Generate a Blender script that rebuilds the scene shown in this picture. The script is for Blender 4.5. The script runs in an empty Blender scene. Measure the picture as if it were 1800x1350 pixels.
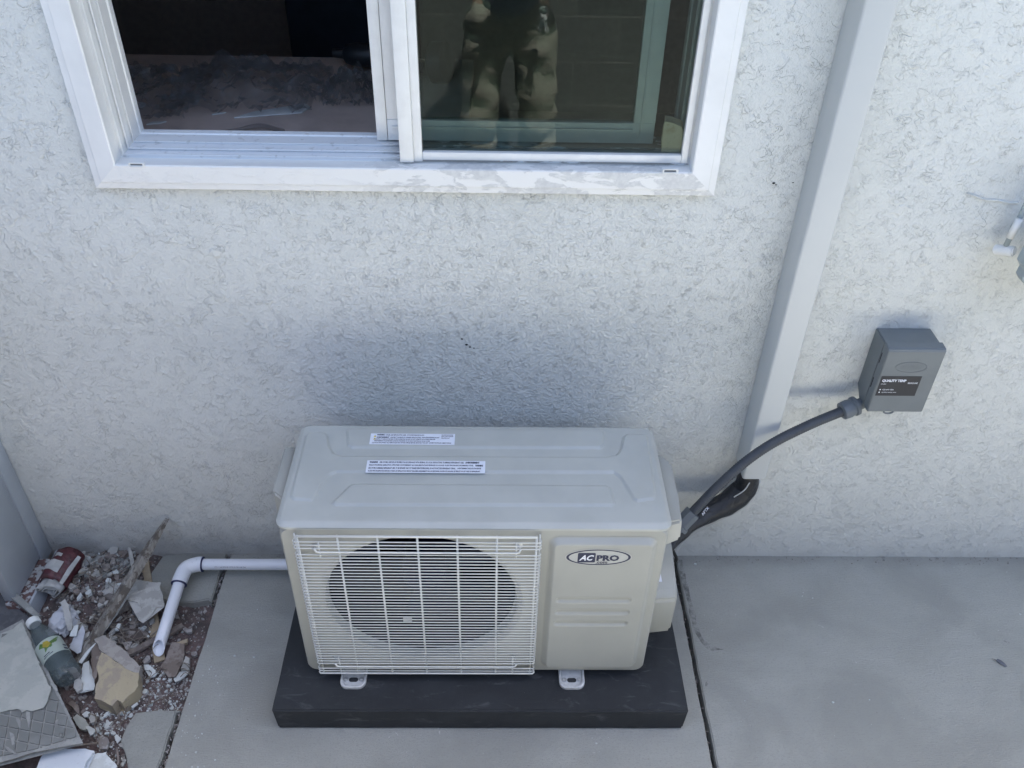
import bpy, bmesh, math, random
import numpy as np
from mathutils import Vector, Matrix, Euler, noise
S = bpy.context.scene
COL = S.collection
R = math.radians
# ---------------------------------------------------------------- camera, sky, sun, exposure
F_PX = 1528.2
CAM_LOC = Vector((0.05254, -1.65300, 1.93684))
CAM_ROT = Euler((math.pi/2-0.67025, -0.018595, -0.009528))
cd = bpy.data.cameras.new('camera'); cam = bpy.data.objects.new('camera', cd); COL.objects.link(cam)
cam.location = CAM_LOC; cam.rotation_euler = CAM_ROT
cd.sensor_width = 36; cd.lens = F_PX/1800*36; cd.clip_start = .01; cd.clip_end = 500
S.camera = cam
SUN_EL, SUN_AZ = R(73), R(35)          # azimuth measured from +y towards +x
w = bpy.data.worlds.new('World'); S.world = w; w.use_nodes = True
nt = w.node_tree; bg = nt.nodes['Background']
sky = nt.nodes.new('ShaderNodeTexSky'); sky.sky_type = 'NISHITA'; sky.sun_disc = False
sky.dust_density = 3.2; sky.air_density = 1.0; sky.ozone_density = .4; sky.sun_elevation = SUN_EL; sky.sun_rotation = SUN_AZ
nt.links.new(sky.outputs[0], bg.inputs[0]); bg.inputs[1].default_value = 0.060
ld = bpy.data.lights.new('sun', 'SUN'); ld.energy = 5.0; ld.angle = R(.5); ld.color = (1, .95, .88)
sun = bpy.data.objects.new('sun', ld); COL.objects.link(sun)
sdir = Vector((math.sin(SUN_AZ)*math.cos(SUN_EL), math.cos(SUN_AZ)*math.cos(SUN_EL), math.sin(SUN_EL)))
sun.rotation_euler = sdir.to_track_quat('Z', 'Y').to_euler()
S.view_settings.view_transform = 'Standard'; S.view_settings.look = 'None'
S.view_settings.exposure = 3.15; S.view_settings.gamma = 1
S.cycles.max_bounces = 10; S.cycles.diffuse_bounces = 5; S.cycles.transparent_max_bounces = 12
S.cycles.caustics_refractive = False; S.cycles.caustics_reflective = False

random.seed(7)
CM = CAM_ROT.to_matrix()
X_, Y_, Z_ = 0, 1, 2
def at(u, v, ax, val):
    """real-world point where the photo's pixel (u, v) meets the plane axis=val (surveying helper)"""
    d = CM @ Vector(((u-900)/F_PX, -(v-675)/F_PX, -1.0))
    t = (val-CAM_LOC[ax])/d[ax]
    return CAM_LOC + d*t
# ---------------------------------------------------------------- object helpers
def tag(o, label=None, cat=None, group=None, kind=None):
    if label: o['label'] = label
    if cat: o['category'] = cat
    if group: o['group'] = group
    if kind: o['kind'] = kind
    return o
def empty(name, loc, label, cat, group=None, rot=(0, 0, 0)):
    o = bpy.data.objects.new(name, None); COL.objects.link(o); o.location = loc; o.rotation_euler = rot
    o.empty_display_size = .05
    return tag(o, label, cat, group)
def link(name, me, mt=None, parent=None, smooth=False, world=True):
    o = bpy.data.objects.new(name, me); COL.objects.link(o)
    if mt:
        for m_ in (mt if isinstance(mt, (list, tuple)) else [mt]): me.materials.append(m_)
    if smooth: me.polygons.foreach_set('use_smooth', [True]*len(me.polygons))
    if parent:
        o.parent = parent
        if world:                       # geometry is written in world coordinates: keep it there
            M = Matrix.Identity(4); p = parent
            ch = []
            while p: ch.append(p); p = p.parent
            for p in reversed(ch): M = M @ p.matrix_parent_inverse @ (Matrix.Translation(p.location) @ p.rotation_euler.to_matrix().to_4x4())
            o.matrix_parent_inverse = M.inverted()
    return o
def bmo(name, bm, mt=None, parent=None, smooth=False, angle=None, recalc=True):
    if recalc: bmesh.ops.recalc_face_normals(bm, faces=bm.faces[:])
    me = bpy.data.meshes.new(name); 
    if angle is not None:
        a = R(angle)
        for e in bm.edges:
            if len(e.link_faces) == 2 and e.calc_face_angle(0) > a: e.smooth = False
        smooth = True
    bm.to_mesh(me); bm.free()
    return link(name, me, mt, parent, smooth)
def box(bm, x0, x1, y0, y1, z0, z1, bev=0, seg=2):
    r = bmesh.ops.create_cube(bm, size=1)
    vs = r['verts']
    for v in vs:
        v.co = Vector((x0 if v.co.x < 0 else x1, y0 if v.co.y < 0 else y1, z0 if v.co.z < 0 else z1))
    if bev:
        es = list({e for v in vs for e in v.link_edges})
        bmesh.ops.bevel(bm, geom=es, offset=bev, segments=seg, profile=.5, affect='EDGES')
    return vs
def boxo(name, x0, x1, y0, y1, z0, z1, mt, parent=None, bev=0, seg=2):
    bm = bmesh.new(); box(bm, x0, x1, y0, y1, z0, z1, bev, seg)
    return bmo(name, bm, mt, parent, angle=35 if bev else None)
def tube(bm, pts, rad, n=10, cap=True):
    """swept tube along points, rad number or list"""
    pts = [Vector(p) for p in pts]; k = len(pts)
    rs = rad if isinstance(rad, (list, tuple)) else [rad]*k
    up = None; rings = []
    for i, p in enumerate(pts):
        t = (pts[min(i+1, k-1)]-pts[max(i-1, 0)])
        if t.length < 1e-9: t = Vector((0, 0, 1))
        t.normalize()
        if up is None: up = t.orthogonal().normalized()
        else:
            up = up - t*up.dot(t)
            if up.length < 1e-6: up = t.orthogonal()
            up.normalize()
        s = t.cross(up)
        rings.append([bm.verts.new(p+(up*math.cos(a)+s*math.sin(a))*rs[i]) for a in [2*math.pi*j/n for j in range(n)]])
    for a, b in zip(rings, rings[1:]):
        for j in range(n): bm.faces.new((a[j], a[(j+1) % n], b[(j+1) % n], b[j]))
    if cap:
        bm.faces.new(rings[0][::-1]); bm.faces.new(rings[-1])
    return rings
def smooth_path(pts, k=8):
    """Catmull-Rom"""
    P = [Vector(p) for p in pts]; P = [P[0]*2-P[1]]+P+[P[-1]*2-P[-2]]; out = []
    for i in range(1, len(P)-2):
        a, b, c, d = P[i-1:i+3]
        for j in range(k):
            t = j/k
            out.append(.5*((2*b)+(c-a)*t+(2*a-5*b+4*c-d)*t*t+(3*b-a-3*c+d)*t**3))
    out.append(P[-2]); return out
def rrect(x0, x1, z0, z1, r, n=6):
    pts = []
    for cx, cz, a0 in ((x1-r, z1-r, 0), (x0+r, z1-r, 90), (x0+r, z0+r, 180), (x1-r, z0+r, 270)):
        for i in range(n+1):
            a = R(a0+90*i/n); pts.append((cx+r*math.cos(a), cz+r*math.sin(a)))
    return pts
def prism(bm, pts, f0, f1):
    """pts 2-D, f0/f1 map (u,v)->3D for the two ends"""
    a = [bm.verts.new(f0(*p)) for p in pts]; b = [bm.verts.new(f1(*p)) for p in pts]; n = len(pts)
    bm.faces.new(a); bm.faces.new(b[::-1])
    for i in range(n): bm.faces.new((a[i], b[i], b[(i+1) % n], a[(i+1) % n]))
    return a, b
def lathe(bm, prof, org, axis, n=24, cap=True):
    axis = Vector(axis).normalized(); u = axis.orthogonal().normalized(); v = axis.cross(u); org = Vector(org); rings = []
    for r, h in prof:
        rings.append([bm.verts.new(org+axis*h+(u*math.cos(2*math.pi*j/n)+v*math.sin(2*math.pi*j/n))*max(r, 1e-5)) for j in range(n)])
    for a, b in zip(rings, rings[1:]):
        for j in range(n): bm.faces.new((a[j], a[(j+1) % n], b[(j+1) % n], b[j]))
    if cap: bm.faces.new(rings[0][::-1]); bm.faces.new(rings[-1])
def sd_poly(px, py, poly):
    """signed distance (negative inside), numpy"""
    poly = np.array(poly, float); d = np.full(px.shape, 1e9); s = np.ones(px.shape)
    n = len(poly)
    for i in range(n):
        a = poly[i]; b = poly[i-1]
        ex, ey = b-a; wx = px-a[0]; wy = py-a[1]
        t = np.clip((wx*ex+wy*ey)/(ex*ex+ey*ey+1e-12), 0, 1)
        d = np.minimum(d, (wx-ex*t)**2+(wy-ey*t)**2)
        c1 = py >= a[1]; c2 = py < b[1]; c3 = ex*wy > ey*wx
        flip = (c1 & c2 & c3) | (~c1 & ~c2 & ~c3)
        s = np.where(flip, -s, s)
    return s*np.sqrt(d)
def sstep(d, w_): 
    t = np.clip(.5-d/w_, 0, 1); return t*t*(3-2*t)
def hfield(name, x0, x1, v0, v1, r, nx, nv, hf, to3, mt, parent, skirt=None):
    """rounded-rectangle height field; to3(u, v, h)->xyz ; skirt = h of the rim's foot"""
    vs = np.linspace(v0, v1, nv); us = np.linspace(0, 1, nx)
    rows = []
    for v in vs:
        dy = min(v-v0, v1-v); ins = 0 if dy >= r else r-math.sqrt(max(0, r*r-(r-dy)**2))
        rows.append(np.stack([x0+ins+(x1-x0-2*ins)*us, np.full(nx, v)], 1))
    G = np.array(rows); H = hf(G[..., 0], G[..., 1])
    bm = bmesh.new()
    V = [[bm.verts.new(to3(G[i, j, 0], G[i, j, 1], H[i, j])) for j in range(nx)] for i in range(nv)]
    for i in range(nv-1):
        for j in range(nx-1): bm.faces.new((V[i][j], V[i][j+1], V[i+1][j+1], V[i+1][j]))
    if skirt is not None:
        loop = [(0, j) for j in range(nx)]+[(i, nx-1) for i in range(1, nv)]+[(nv-1, j) for j in range(nx-2, -1, -1)]+[(i, 0) for i in range(nv-2, 0, -1)]
        lo = [bm.verts.new(to3(G[i, j, 0], G[i, j, 1], skirt)) for i, j in loop]
        n = len(loop)
        for k in range(n):
            (i, j), (i2, j2) = loop[k], loop[(k+1) % n]
            bm.faces.new((V[i][j], lo[k], lo[(k+1) % n], V[i2][j2]))
    return bmo(name, bm, mt, parent, angle=40)
def text(name, s, mt, parent, width, height, M, italic=0, bold=0, ext=.0002, align='LEFT'):
    """text fitted to width x height, placed with matrix M (text plane = local xy)"""
    cu = bpy.data.curves.new(name, 'FONT'); cu.body = s; cu.size = 1; cu.shear = italic; cu.offset = bold; cu.resolution_u = 2
    cu.extrude = 0
    o = bpy.data.objects.new(name, cu); COL.objects.link(o)
    dg = bpy.context.evaluated_depsgraph_get(); dg.update()
    me = bpy.data.meshes.new_from_object(o.evaluated_get(dg)); bpy.data.objects.remove(o); bpy.data.curves.remove(cu)
    if not len(me.vertices): return None
    co = np.array([v.co[:] for v in me.vertices]); mn = co.min(0); mx = co.max(0)
    sx = width/(mx[0]-mn[0]); sy = height/(mx[1]-mn[1])
    for v in me.vertices:
        v.co = M @ Vector(((v.co.x-mn[0])*sx, (v.co.y-mn[1])*sy, 0))
    me.name = name
    return link(name, me, mt, parent)
# ---------------------------------------------------------------- materials
MATS = {}
class N:
    """tiny node builder"""
    def __init__(s, name):
        s.m = bpy.data.materials.new(name); s.m.use_nodes = True; s.t = s.m.node_tree; s.b = s.t.nodes['Principled BSDF']
        s.co = s.t.nodes.new('ShaderNodeTexCoord').outputs['Object']; MATS[name] = s.m
    def n(s, ty, **k):
        nd = s.t.nodes.new(ty)
        for a, b in k.items(): setattr(nd, a, b)
        return nd
    def L(s, a, b): s.t.links.new(a, b)
    def inp(s, nd, i, v):
        if v is None: return
        if isinstance(v, (int, float, tuple)): nd.inputs[i].default_value = v if not isinstance(v, tuple) or len(v) != 3 or nd.inputs[i].type == 'VECTOR' else v+(1,)
        else: s.L(v, nd.inputs[i])
    def mapv(s, scale=(1, 1, 1), rot=(0, 0, 0), loc=(0, 0, 0), vec=None):
        nd = s.n('ShaderNodeMapping'); s.L(vec or s.co, nd.inputs[0]); nd.inputs['Scale'].default_value = scale; nd.inputs['Rotation'].default_value = rot; nd.inputs['Location'].default_value = loc
        return nd.outputs[0]
    def noise(s, scale, detail=4, rough=.55, dist=0, vec=None):
        nd = s.n('ShaderNodeTexNoise'); s.L(vec or s.co, nd.inputs['Vector']); nd.inputs['Scale'].default_value = scale
        nd.inputs['Detail'].default_value = detail; nd.inputs['Roughness'].default_value = rough; nd.inputs['Distortion'].default_value = dist
        return nd.outputs[0]
    def voro(s, scale, feat='F1', vec=None, out=0, rnd=1):
        nd = s.n('ShaderNodeTexVoronoi', feature=feat); s.L(vec or s.co, nd.inputs['Vector']); nd.inputs['Scale'].default_value = scale; nd.inputs['Randomness'].default_value = rnd
        return nd.outputs[out]
    def ramp(s, v, a, b, lo=0., hi=1.):
        nd = s.n('ShaderNodeMapRange', interpolation_type='SMOOTHSTEP'); s.inp(nd, 0, v); nd.inputs[1].default_value = a; nd.inputs[2].default_value = b; nd.inputs[3].default_value = lo; nd.inputs[4].default_value = hi
        return nd.outputs[0]
    def math(s, op, a, b=None, c=None):
        nd = s.n('ShaderNodeMath', operation=op); s.inp(nd, 0, a); s.inp(nd, 1, b); s.inp(nd, 2, c); return nd.outputs[0]
    def mix(s, f, a, b):
        nd = s.n('ShaderNodeMix', data_type='RGBA'); s.inp(nd, 0, f); s.inp(nd, 6, a); s.inp(nd, 7, b); return nd.outputs[2]
    def bump(s, h, dist, strength=1, nrm=None):
        nd = s.n('ShaderNodeBump'); s.inp(nd, 'Height', h); nd.inputs['Distance'].default_value = dist; nd.inputs['Strength'].default_value = strength
        if nrm: s.L(nrm, nd.inputs['Normal'])
        s.L(nd.outputs[0], s.b.inputs['Normal']); return nd.outputs[0]
    def fin(s, col, rough=.6, **k):
        s.inp(s.b, 'Base Color', col if not (isinstance(col, tuple) and len(col) == 3) else col+(1,)); s.inp(s.b, 'Roughness', rough)
        for a, v in k.items(): s.b.inputs[a.replace('_', ' ')].default_value = v
        return s.m
def simple(name, c, rough=.5, var=.12, sc=30, bump=.0003, bsc=200, **k):
    q = N(name); c2 = tuple(x*(1-var) for x in c)
    col = q.mix(q.ramp(q.noise(sc), .35, .65), c+(1,), c2+(1,))
    if bump: q.bump(q.noise(bsc, 3), bump)
    return q.fin(col, rough, **k)

# stucco: trowelled lace with worm-like edges, finer dash patches
q = N('stucco')
wv = q.n('ShaderNodeVectorMath', operation='ADD'); nz = q.n('ShaderNodeTexNoise'); q.L(q.co, nz.inputs['Vector']); nz.inputs['Scale'].default_value = 60; nz.inputs['Detail'].default_value = 3
sc_ = q.n('ShaderNodeVectorMath', operation='SCALE'); q.L(nz.outputs['Color'], sc_.inputs[0]); sc_.inputs['Scale'].default_value = .007
q.L(q.co, wv.inputs[0]); q.L(sc_.outputs[0], wv.inputs[1]); W = wv.outputs[0]
zone = q.ramp(q.noise(2.6, 2), .42, .6)                       # where the texture is finer
big = q.noise(26, 3, .55, .3, W); mid = q.noise(50, 2, .5, .3, W); fine = q.noise(110, 2, .5, .2, W)
# knockdown plateaus: flat tops with one steep worm-shaped edge, broken up by a second noise
saw = lambda v, f: q.math('FRACT', q.math('MULTIPLY', v, f))
gate1 = q.ramp(q.noise(19, 3, .6, 0, W), .50, .60); gate2 = q.ramp(q.noise(33, 3, .6), .49, .60)
def crease(n_, w_, c_=.5): return q.ramp(q.math('ABSOLUTE', q.math('SUBTRACT', n_, c_)), 0, w_, 1, 0)
c1 = q.math('MULTIPLY', crease(big, .013), gate1); c2 = q.math('MULTIPLY', crease(mid, .020, .49), gate2)
c3 = q.math('MULTIPLY', crease(fine, .034, .52), q.ramp(q.noise(37, 2), .50, .62))
c4 = q.math('MULTIPLY', crease(mid, .016, .60), gate1)
px_ = q.n('ShaderNodeVectorMath', operation='DISTANCE'); q.L(q.co, px_.inputs[0]); px_.inputs[1].default_value = (.15, 0, .72)
near = q.ramp(q.math('ADD', px_.outputs['Value'], q.math('MULTIPLY', q.noise(2.2, 2), .5)), .45, 1.0, 1, 0)
inv = q.math('MULTIPLY_ADD', near, -.25, 1)
plate_ = q.math('ADD', q.math('MULTIPLY', q.ramp(big, .485, .515), q.math('MULTIPLY', gate1, .34)), q.math('MULTIPLY', q.ramp(mid, .47, .51), q.math('MULTIPLY', gate2, .22)))
cr = q.math('ADD', q.math('MULTIPLY', c1, .75), q.math('MULTIPLY', c2, .55)); cr = q.math('ADD', cr, q.math('MULTIPLY', c4, .4))
crs = q.math('MULTIPLY', cr, inv)
hz = q.math('SUBTRACT', q.math('MULTIPLY', plate_, inv), q.math('MULTIPLY', crs, .50))
hz = q.math('SUBTRACT', hz, q.math('MULTIPLY', c3, q.math('MULTIPLY_ADD', near, .38, .26)))
hz = q.math('ADD', hz, q.math('MULTIPLY', q.ramp(q.noise(150, 3, .6, 0, W), .35, .65), q.math('MULTIPLY_ADD', near, .26, .18)))
hz = q.math('ADD', hz, q.math('MULTIPLY', q.noise(9, 3), .5))
q.bump(hz, .0036, 1)
ba = q.mix(q.ramp(q.noise(3.1, 3), .35, .7), (.635, .65, .625, 1), (.60, .615, .588, 1))
ba = q.mix(q.ramp(q.noise(140, 3), .74, .78, 0, .55), ba, (.36, .35, .34, 1))   # small stains
sepz = q.n('ShaderNodeSeparateXYZ'); q.L(q.co, sepz.inputs[0])
ground_tone = q.math('MULTIPLY', q.ramp(q.math('ADD', sepz.outputs[2], q.math('MULTIPLY', q.noise(9, 4), .22)), .30, .08), q.ramp(sepz.outputs[0], .1, -.5, .12, 1))  # wall colour darkens towards the base, more strongly on the left
ba = q.mix(q.math('MULTIPLY', ground_tone, .72), ba, (.36, .35, .33, 1))
q.fin(ba, .75)

def concrete(name, c, c2, loc=0):
    q = N(name)
    st = q.noise(9, 6, .68, .3, q.mapv((1, 3.4, 1), loc=(loc, 0, 0)))
    bl = q.noise(3.3, 4, .6, .5, q.mapv((1, 1.2, 1), loc=(loc*2, 3, 0)))
    col = q.mix(q.ramp(st, .3, .72), c+(1,), c2+(1,))
    col = q.mix(q.ramp(bl, .38, .64, 0, .75), col, tuple(x*.82 for x in c)+(1,))
    col = q.mix(q.ramp(q.noise(150, 5, .8, 0, q.mapv((1, 1.4, 1))), .48, .70, 0, .75), col, tuple(x*.75 for x in c)+(1,))
    col = q.mix(q.ramp(q.noise(43, 3, .5, 1.5), .735, .76, 0, .7), col, (.62, .62, .61, 1))
    col = q.mix(q.ramp(q.noise(29, 3, .5, 1.2, q.mapv(loc=(7, 2, 0))), .74, .77, 0, .6), col, (.14, .14, .14, 1))
    sep = q.n('ShaderNodeSeparateXYZ'); q.L(q.co, sep.inputs[0])
    wall_band = q.ramp(q.math('ADD', sep.outputs[1], q.math('MULTIPLY', q.noise(6, 4), .12)), .0, .06, 0, .45)  # concrete gets darker in a narrow uneven band along the wall
    col = q.mix(wall_band, col, tuple(x*.6 for x in c)+(1,))
    hb = q.math('ADD', q.math('MULTIPLY', q.noise(200, 3, .6, 0, q.mapv((.2, 2, 1))), .6), q.math('MULTIPLY', q.noise(300, 4, .8), 1.4))
    q.bump(hb, .0022, 1)
    return q.fin(col, q.ramp(st, .2, .8, .55, .8))
concrete('concrete', (.375, .383, .355), (.41, .418, .39)); concrete('concrete_old', (.325, .335, .31), (.355, .365, .34), 4)
# dark stain trail beside the pad on the right slab (a wear mark with its own shape)
q = N('ground_tone'); c = q.mix(q.ramp(q.noise(24, 5, .7), .35, .65), (.080, .068, .065, 1), (.165, .12, .115, 1))
c = q.mix(q.ramp(q.noise(110, 4, .7), .55, .7, 0, .7), c, (.26, .23, .21, 1)); q.bump(q.noise(120, 5, .7), .006); q.fin(c, .95)
def vinyl(name, c, dirtc=None, d=.0):
    q = N(name); col = q.mix(q.ramp(q.noise(8, 4), .4, .65), c+(1,), tuple(x*.93 for x in c)+(1,))
    if dirtc: col = q.mix(q.ramp(q.noise(26, 5, .7), .58-d*.3, .66, 0, .7), col, dirtc+(1,))
    q.bump(q.noise(300, 2), .0001); return q.fin(col, .42)
vinyl('vinyl', (.76, .765, .75)); vinyl('vinyl_dirty', (.76, .765, .75), (.42, .41, .40), .25)
simple('sash_white', (.73, .74, .725), .4, .06)
q = N('worn_sill'); 
n1 = q.ramp(q.noise(15, 6, .62, .5, q.mapv((1, 2, 2))), .49, .54); n2 = q.ramp(q.noise(90, 4), .35, .65)
sp = q.n('ShaderNodeSeparateXYZ'); q.L(q.co, sp.inputs[0]); rt = q.ramp(sp.outputs[0], -.28, -.12)
col = q.mix(q.math('MULTIPLY', n1, rt), (.76, .765, .75, 1), q.mix(n2, (.56, .57, .57, 1), (.64, .65, .64, 1))); q.bump(n1, .0006, .6); q.fin(col, .6)
q = N('worn_track'); n1 = q.ramp(q.noise(17, 5, .6, .6, q.mapv((.8, 2, 2), loc=(3, 1, 0))), .44, .48)
sp = q.n('ShaderNodeSeparateXYZ'); q.L(q.co, sp.inputs[0]); rt = q.ramp(sp.outputs[0], -.2, -.12)
col = q.mix(q.math('MULTIPLY', n1, rt), (.72, .75, .78, 1), (.38, .38, .375, 1)); col = q.mix(q.ramp(q.noise(70, 4), .58, .7, 0, .4), col, (.36, .36, .35, 1)); q.fin(col, .6)
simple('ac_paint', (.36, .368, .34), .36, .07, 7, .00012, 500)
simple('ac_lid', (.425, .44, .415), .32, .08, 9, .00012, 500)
simple('wire_paint', (.64, .65, .62), .35, .03)
simple('logo_ground', (.44, .45, .43), .4, 0, bump=0); simple('ac_dark', (.002, .003, .008), .9, .2, 12, Specular_IOR_Level=.0); simple('fan_plastic', (.003, .006, .020), .6, .1, Specular_IOR_Level=.08)
simple('navy_ink', (.018, .024, .06), .5, .0, bump=0); simple('label_white', (.72, .75, .82), .4, .03, bump=0)
simple('ink', (.02, .025, .06), .6, 0, bump=0); simple('ink_yellow', (.62, .5, .12), .6, 0, bump=0)
simple('zinc', (.50, .52, .53), .3, .3, 60, Metallic=.5); simple('bracket_paint', (.56, .57, .57), .4, .15, 80)
q = N('pad_rubber'); c = q.mix(q.ramp(q.noise(9, 5, .65), .35, .7), (.015, .018, .022, 1), (.023, .027, .032, 1))
c = q.mix(q.ramp(q.noise(22, 5, .65, .8, q.mapv((.6, 1.6, 1.6))), .55, .74, 0, .6), c, (.085, .09, .095, 1))
c = q.mix(q.ramp(q.noise(160, 2), .80, .83, 0, .8), c, (.4, .4, .4, 1)); q.bump(q.noise(350, 3), .0005); q.fin(c, .7)
simple('grey_box', (.15, .17, .18), .5, .06, 20, .00025, 400); simple('conduit_grey', (.042, .050, .062), .5, .1, 60)
simple('fitting_grey', (.12, .14, .16), .45, .1); simple('slot_dark', (.02, .02, .022), .8, 0, bump=0)
simple('sticker_dark', (.010, .013, .022), .45, .1, bump=0)
simple('hide_beige', (.50, .52, .515), .42, .03, 4, .0001, 300)
q = N('black_tape'); c = q.mix(q.ramp(q.noise(30, 4, .7), .64, .72, 0, .4), (.012, .014, .018, 1), (.26, .28, .30, 1)); q.bump(q.noise(45, 4, .6, 1), .004); q.fin(c, .45)
simple('black_rubber', (.010, .011, .012), .5, .1); simple('painted_hose', (.50, .51, .50), .6, .1, 40)
q = N('pvc'); c = q.mix(q.ramp(q.noise(120, 4, .7), .66, .72, 0, .5), (.72, .75, .80, 1), (.34, .33, .33, 1)); q.fin(c, .3)
simple('primer', (.03, .035, .10), .5, 0, bump=0)
simple('meter_paint', (.34, .39, .40), .5, .1, 30)
simple('white_enamel', (.44, .48, .52), .45, .12, 5, .0002, 200)
q = N('old_lip'); n1 = q.ramp(q.noise(45, 5, .65), .47, .52); c = q.mix(n1, (.46, .48, .49, 1), (.14, .085, .08, 1)); q.bump(n1, .001); q.fin(c, .7)
def wood(name, a, b, cc=None, sx=(60, 60, 4)):
    q = N(name); g = q.noise(1, 5, .65, .8, q.mapv(sx)); c = q.mix(q.ramp(g, .35, .7), a+(1,), b+(1,))
    if cc: c = q.mix(q.ramp(q.noise(38, 5, .7), .50, .56, 0, .9), c, cc+(1,))
    q.bump(g, .0015, .8); return q.fin(c, .8)
wood('stick_wood', (.17, .155, .135), (.34, .33, .30), (.10, .085, .07), (90, 20, 20)); wood('lath_tan', (.36, .30, .21), (.29, .24, .17), None, (40, 40, 6))
wood('grey_wood', (.22, .19, .17), (.14, .12, .11)); wood('bark', (.24, .22, .20), (.09, .08, .075)); wood('brown_wood', (.10, .08, .07), (.06, .05, .045))
wood('twig', (.15, .12, .10), (.26, .24, .20))
def flaky(name, a, b, th=.5, rough=.8, sc=26, bp=.001):
    q = N(name); n1 = q.ramp(q.noise(sc, 5, .65), th-.04, th+.04); c = q.mix(n1, a+(1,), b+(1,)); c = q.mix(q.ramp(q.noise(150, 4), .6, .75, 0, .4), c, tuple(x*.6 for x in b)+(1,))
    q.bump(q.noise(sc*4, 4), bp); return q.fin(c, rough)
flaky('chunk_tan', (.40, .345, .235), (.33, .285, .22), .5); flaky('chunk_brown', (.24, .21, .19), (.17, .14, .12)); flaky('chunk_face', (.36, .34, .31), (.29, .27, .25))
flaky('paint_chip', (.42, .42, .40), (.33, .33, .31)); flaky('paint_chip_grey', (.30, .31, .30), (.24, .25, .24)); flaky('plaster', (.60, .64, .64), (.50, .53, .52), .5, .8, 12)
flaky('drywall', (.56, .61, .66), (.62, .66, .70), .5, .7, 5, .0003); flaky('mortar', (.36, .38, .355), (.41, .425, .395), .5, .85, 14)
flaky('grout', (.31, .32, .31), (.25, .26, .255)); flaky('tile', (.17, .18, .175), (.20, .21, .205), .5, .35, 9, .0003)
flaky('rubble_grey', (.32, .31, .30), (.22, .20, .19), .5, .9, 60); flaky('paper_cream', (.95, .78, .58), (.80, .64, .44), .6)
flaky('slate', (.085, .09, .10), (.11, .115, .125), .5, .7)
simple('cup_white', (.52, .55, .60), .5, .12, 40); simple('cap_white', (.66, .69, .68), .4, .05)
q = N('bag_print'); n1 = q.ramp(q.noise(50, 4, .6, .4), .45, .6)
c = q.mix(n1, (.085, .022, .028, 1), (.055, .018, .022, 1)); q.bump(q.noise(60, 3), .004); q.fin(c, .45)
simple('bag_white', (.40, .41, .40), .55, .2, 60, .001, 120)
q = N('bottle_plastic'); q.fin((.13, .17, .18), .2, Alpha=.45)
q = N('bottle_label'); q.fin((.36, .42, .38), .5)
simple('leaf_green', (.10, .20, .05), .5, .3, 80, bump=0); simple('fruit_yellow', (.42, .34, .04), .5, .3, 80, bump=0)
simple('room_wall', (.45, .38, .35), .9); simple('bench_brown', (.68, .57, .52), .7, .25, 6); simple('dark_cloth', (.02, .026, .04), .85, .3, 10)
simple('tool_black', (.014, .017, .022), .45, .2, 40); simple('strip_white', (.75, .78, .78), .6, .15)
q = N('clear_film'); q.bump(q.noise(40, 3), .004); q.fin((.13, .13, .135), .08, Alpha=.30)
# window glass: clear tinted pane that mirrors more at grazing angles
q = N('glass'); t = q.t
tr = q.n('ShaderNodeBsdfTransparent'); tr.inputs[0].default_value = (.74, .81, .785, 1); gl = q.n('ShaderNodeBsdfGlossy'); gl.inputs['Roughness'].default_value = 0; gl.inputs[0].default_value = (.97, 1, .99, 1)
fr = q.n('ShaderNodeFresnel'); fr.inputs[0].default_value = 1.5; mx = q.n('ShaderNodeMixShader')
q.L(q.math('MULTIPLY', fr.outputs[0], 1.0), mx.inputs[0]); q.L(tr.outputs[0], mx.inputs[1]); q.L(gl.outputs[0], mx.inputs[2]); q.L(mx.outputs[0], t.nodes['Material Output'].inputs[0]); t.nodes.remove(q.b)
# block wall behind the photographer
q = N('block'); br = q.n('ShaderNodeTexBrick'); q.L(q.mapv((1, 1, 1), (R(90), 0, 0)), br.inputs['Vector']); br.inputs['Scale'].default_value = 1
br.inputs['Brick Width'].default_value = .40; br.inputs['Row Height'].default_value = .203; br.inputs['Mortar Size'].default_value = .0035
br.inputs['Color1'].default_value = (.050, .050, .052, 1); br.inputs['Color2'].default_value = (.065, .065, .065, 1); br.inputs['Mortar'].default_value = (.11, .11, .105, 1)
q.bump(br.outputs['Fac'], -.004); q.fin(br.outputs['Color'], .9)
simple('roof_wood', (.55, .55, .52), .7, .1); simple('pants', (.125, .12, .10), .85, .15, 25, .002, 60); simple('shirt', (.06, .07, .09), .85, .1)
simple('skin', (.45, .27, .19), .5, .05); simple('hair', (.03, .02, .015), .6, .2); simple('shoe', (.36, .33, .28), .7, .15); simple('eye', (.6, .6, .6), .2, 0, bump=0)
simple('phone', (.02, .02, .022), .25, 0, bump=0); simple('leaf_dry', (.13, .14, .17), .7, .3, 200)
M = MATS

# ================================================================ SETTING
GX = {'jl': -.704, 'jr': .553}
def slab(name, outline, mt, z0=-.09, z1=0, jitter=.0012, step=.03):
    pts = []
    for i, a in enumerate(outline):
        b = outline[(i+1) % len(outline)]; a = Vector(a); b = Vector(b); L = (b-a).length; k = max(1, int(min(L, 4)/step)) if L < 3 else 20
        for j in range(k):
            p = a.lerp(b, j/k); pts.append((p.x+random.uniform(-1, 1)*jitter, p.y+random.uniform(-1, 1)*jitter))
    bm = bmesh.new(); prism(bm, pts, lambda x, y: (x, y, z1), lambda x, y: (x, y, z0))
    bmesh.ops.recalc_face_normals(bm, faces=bm.faces[:])
    top = [e for e in bm.edges if all(abs(v.co.z-z1) < 1e-6 for v in e.verts)]
    bmesh.ops.bevel(bm, geom=top, offset=.003, segments=2, affect='EDGES')
    return tag(bmo(name, bm, mt, None), kind='structure')
g = .007
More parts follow.
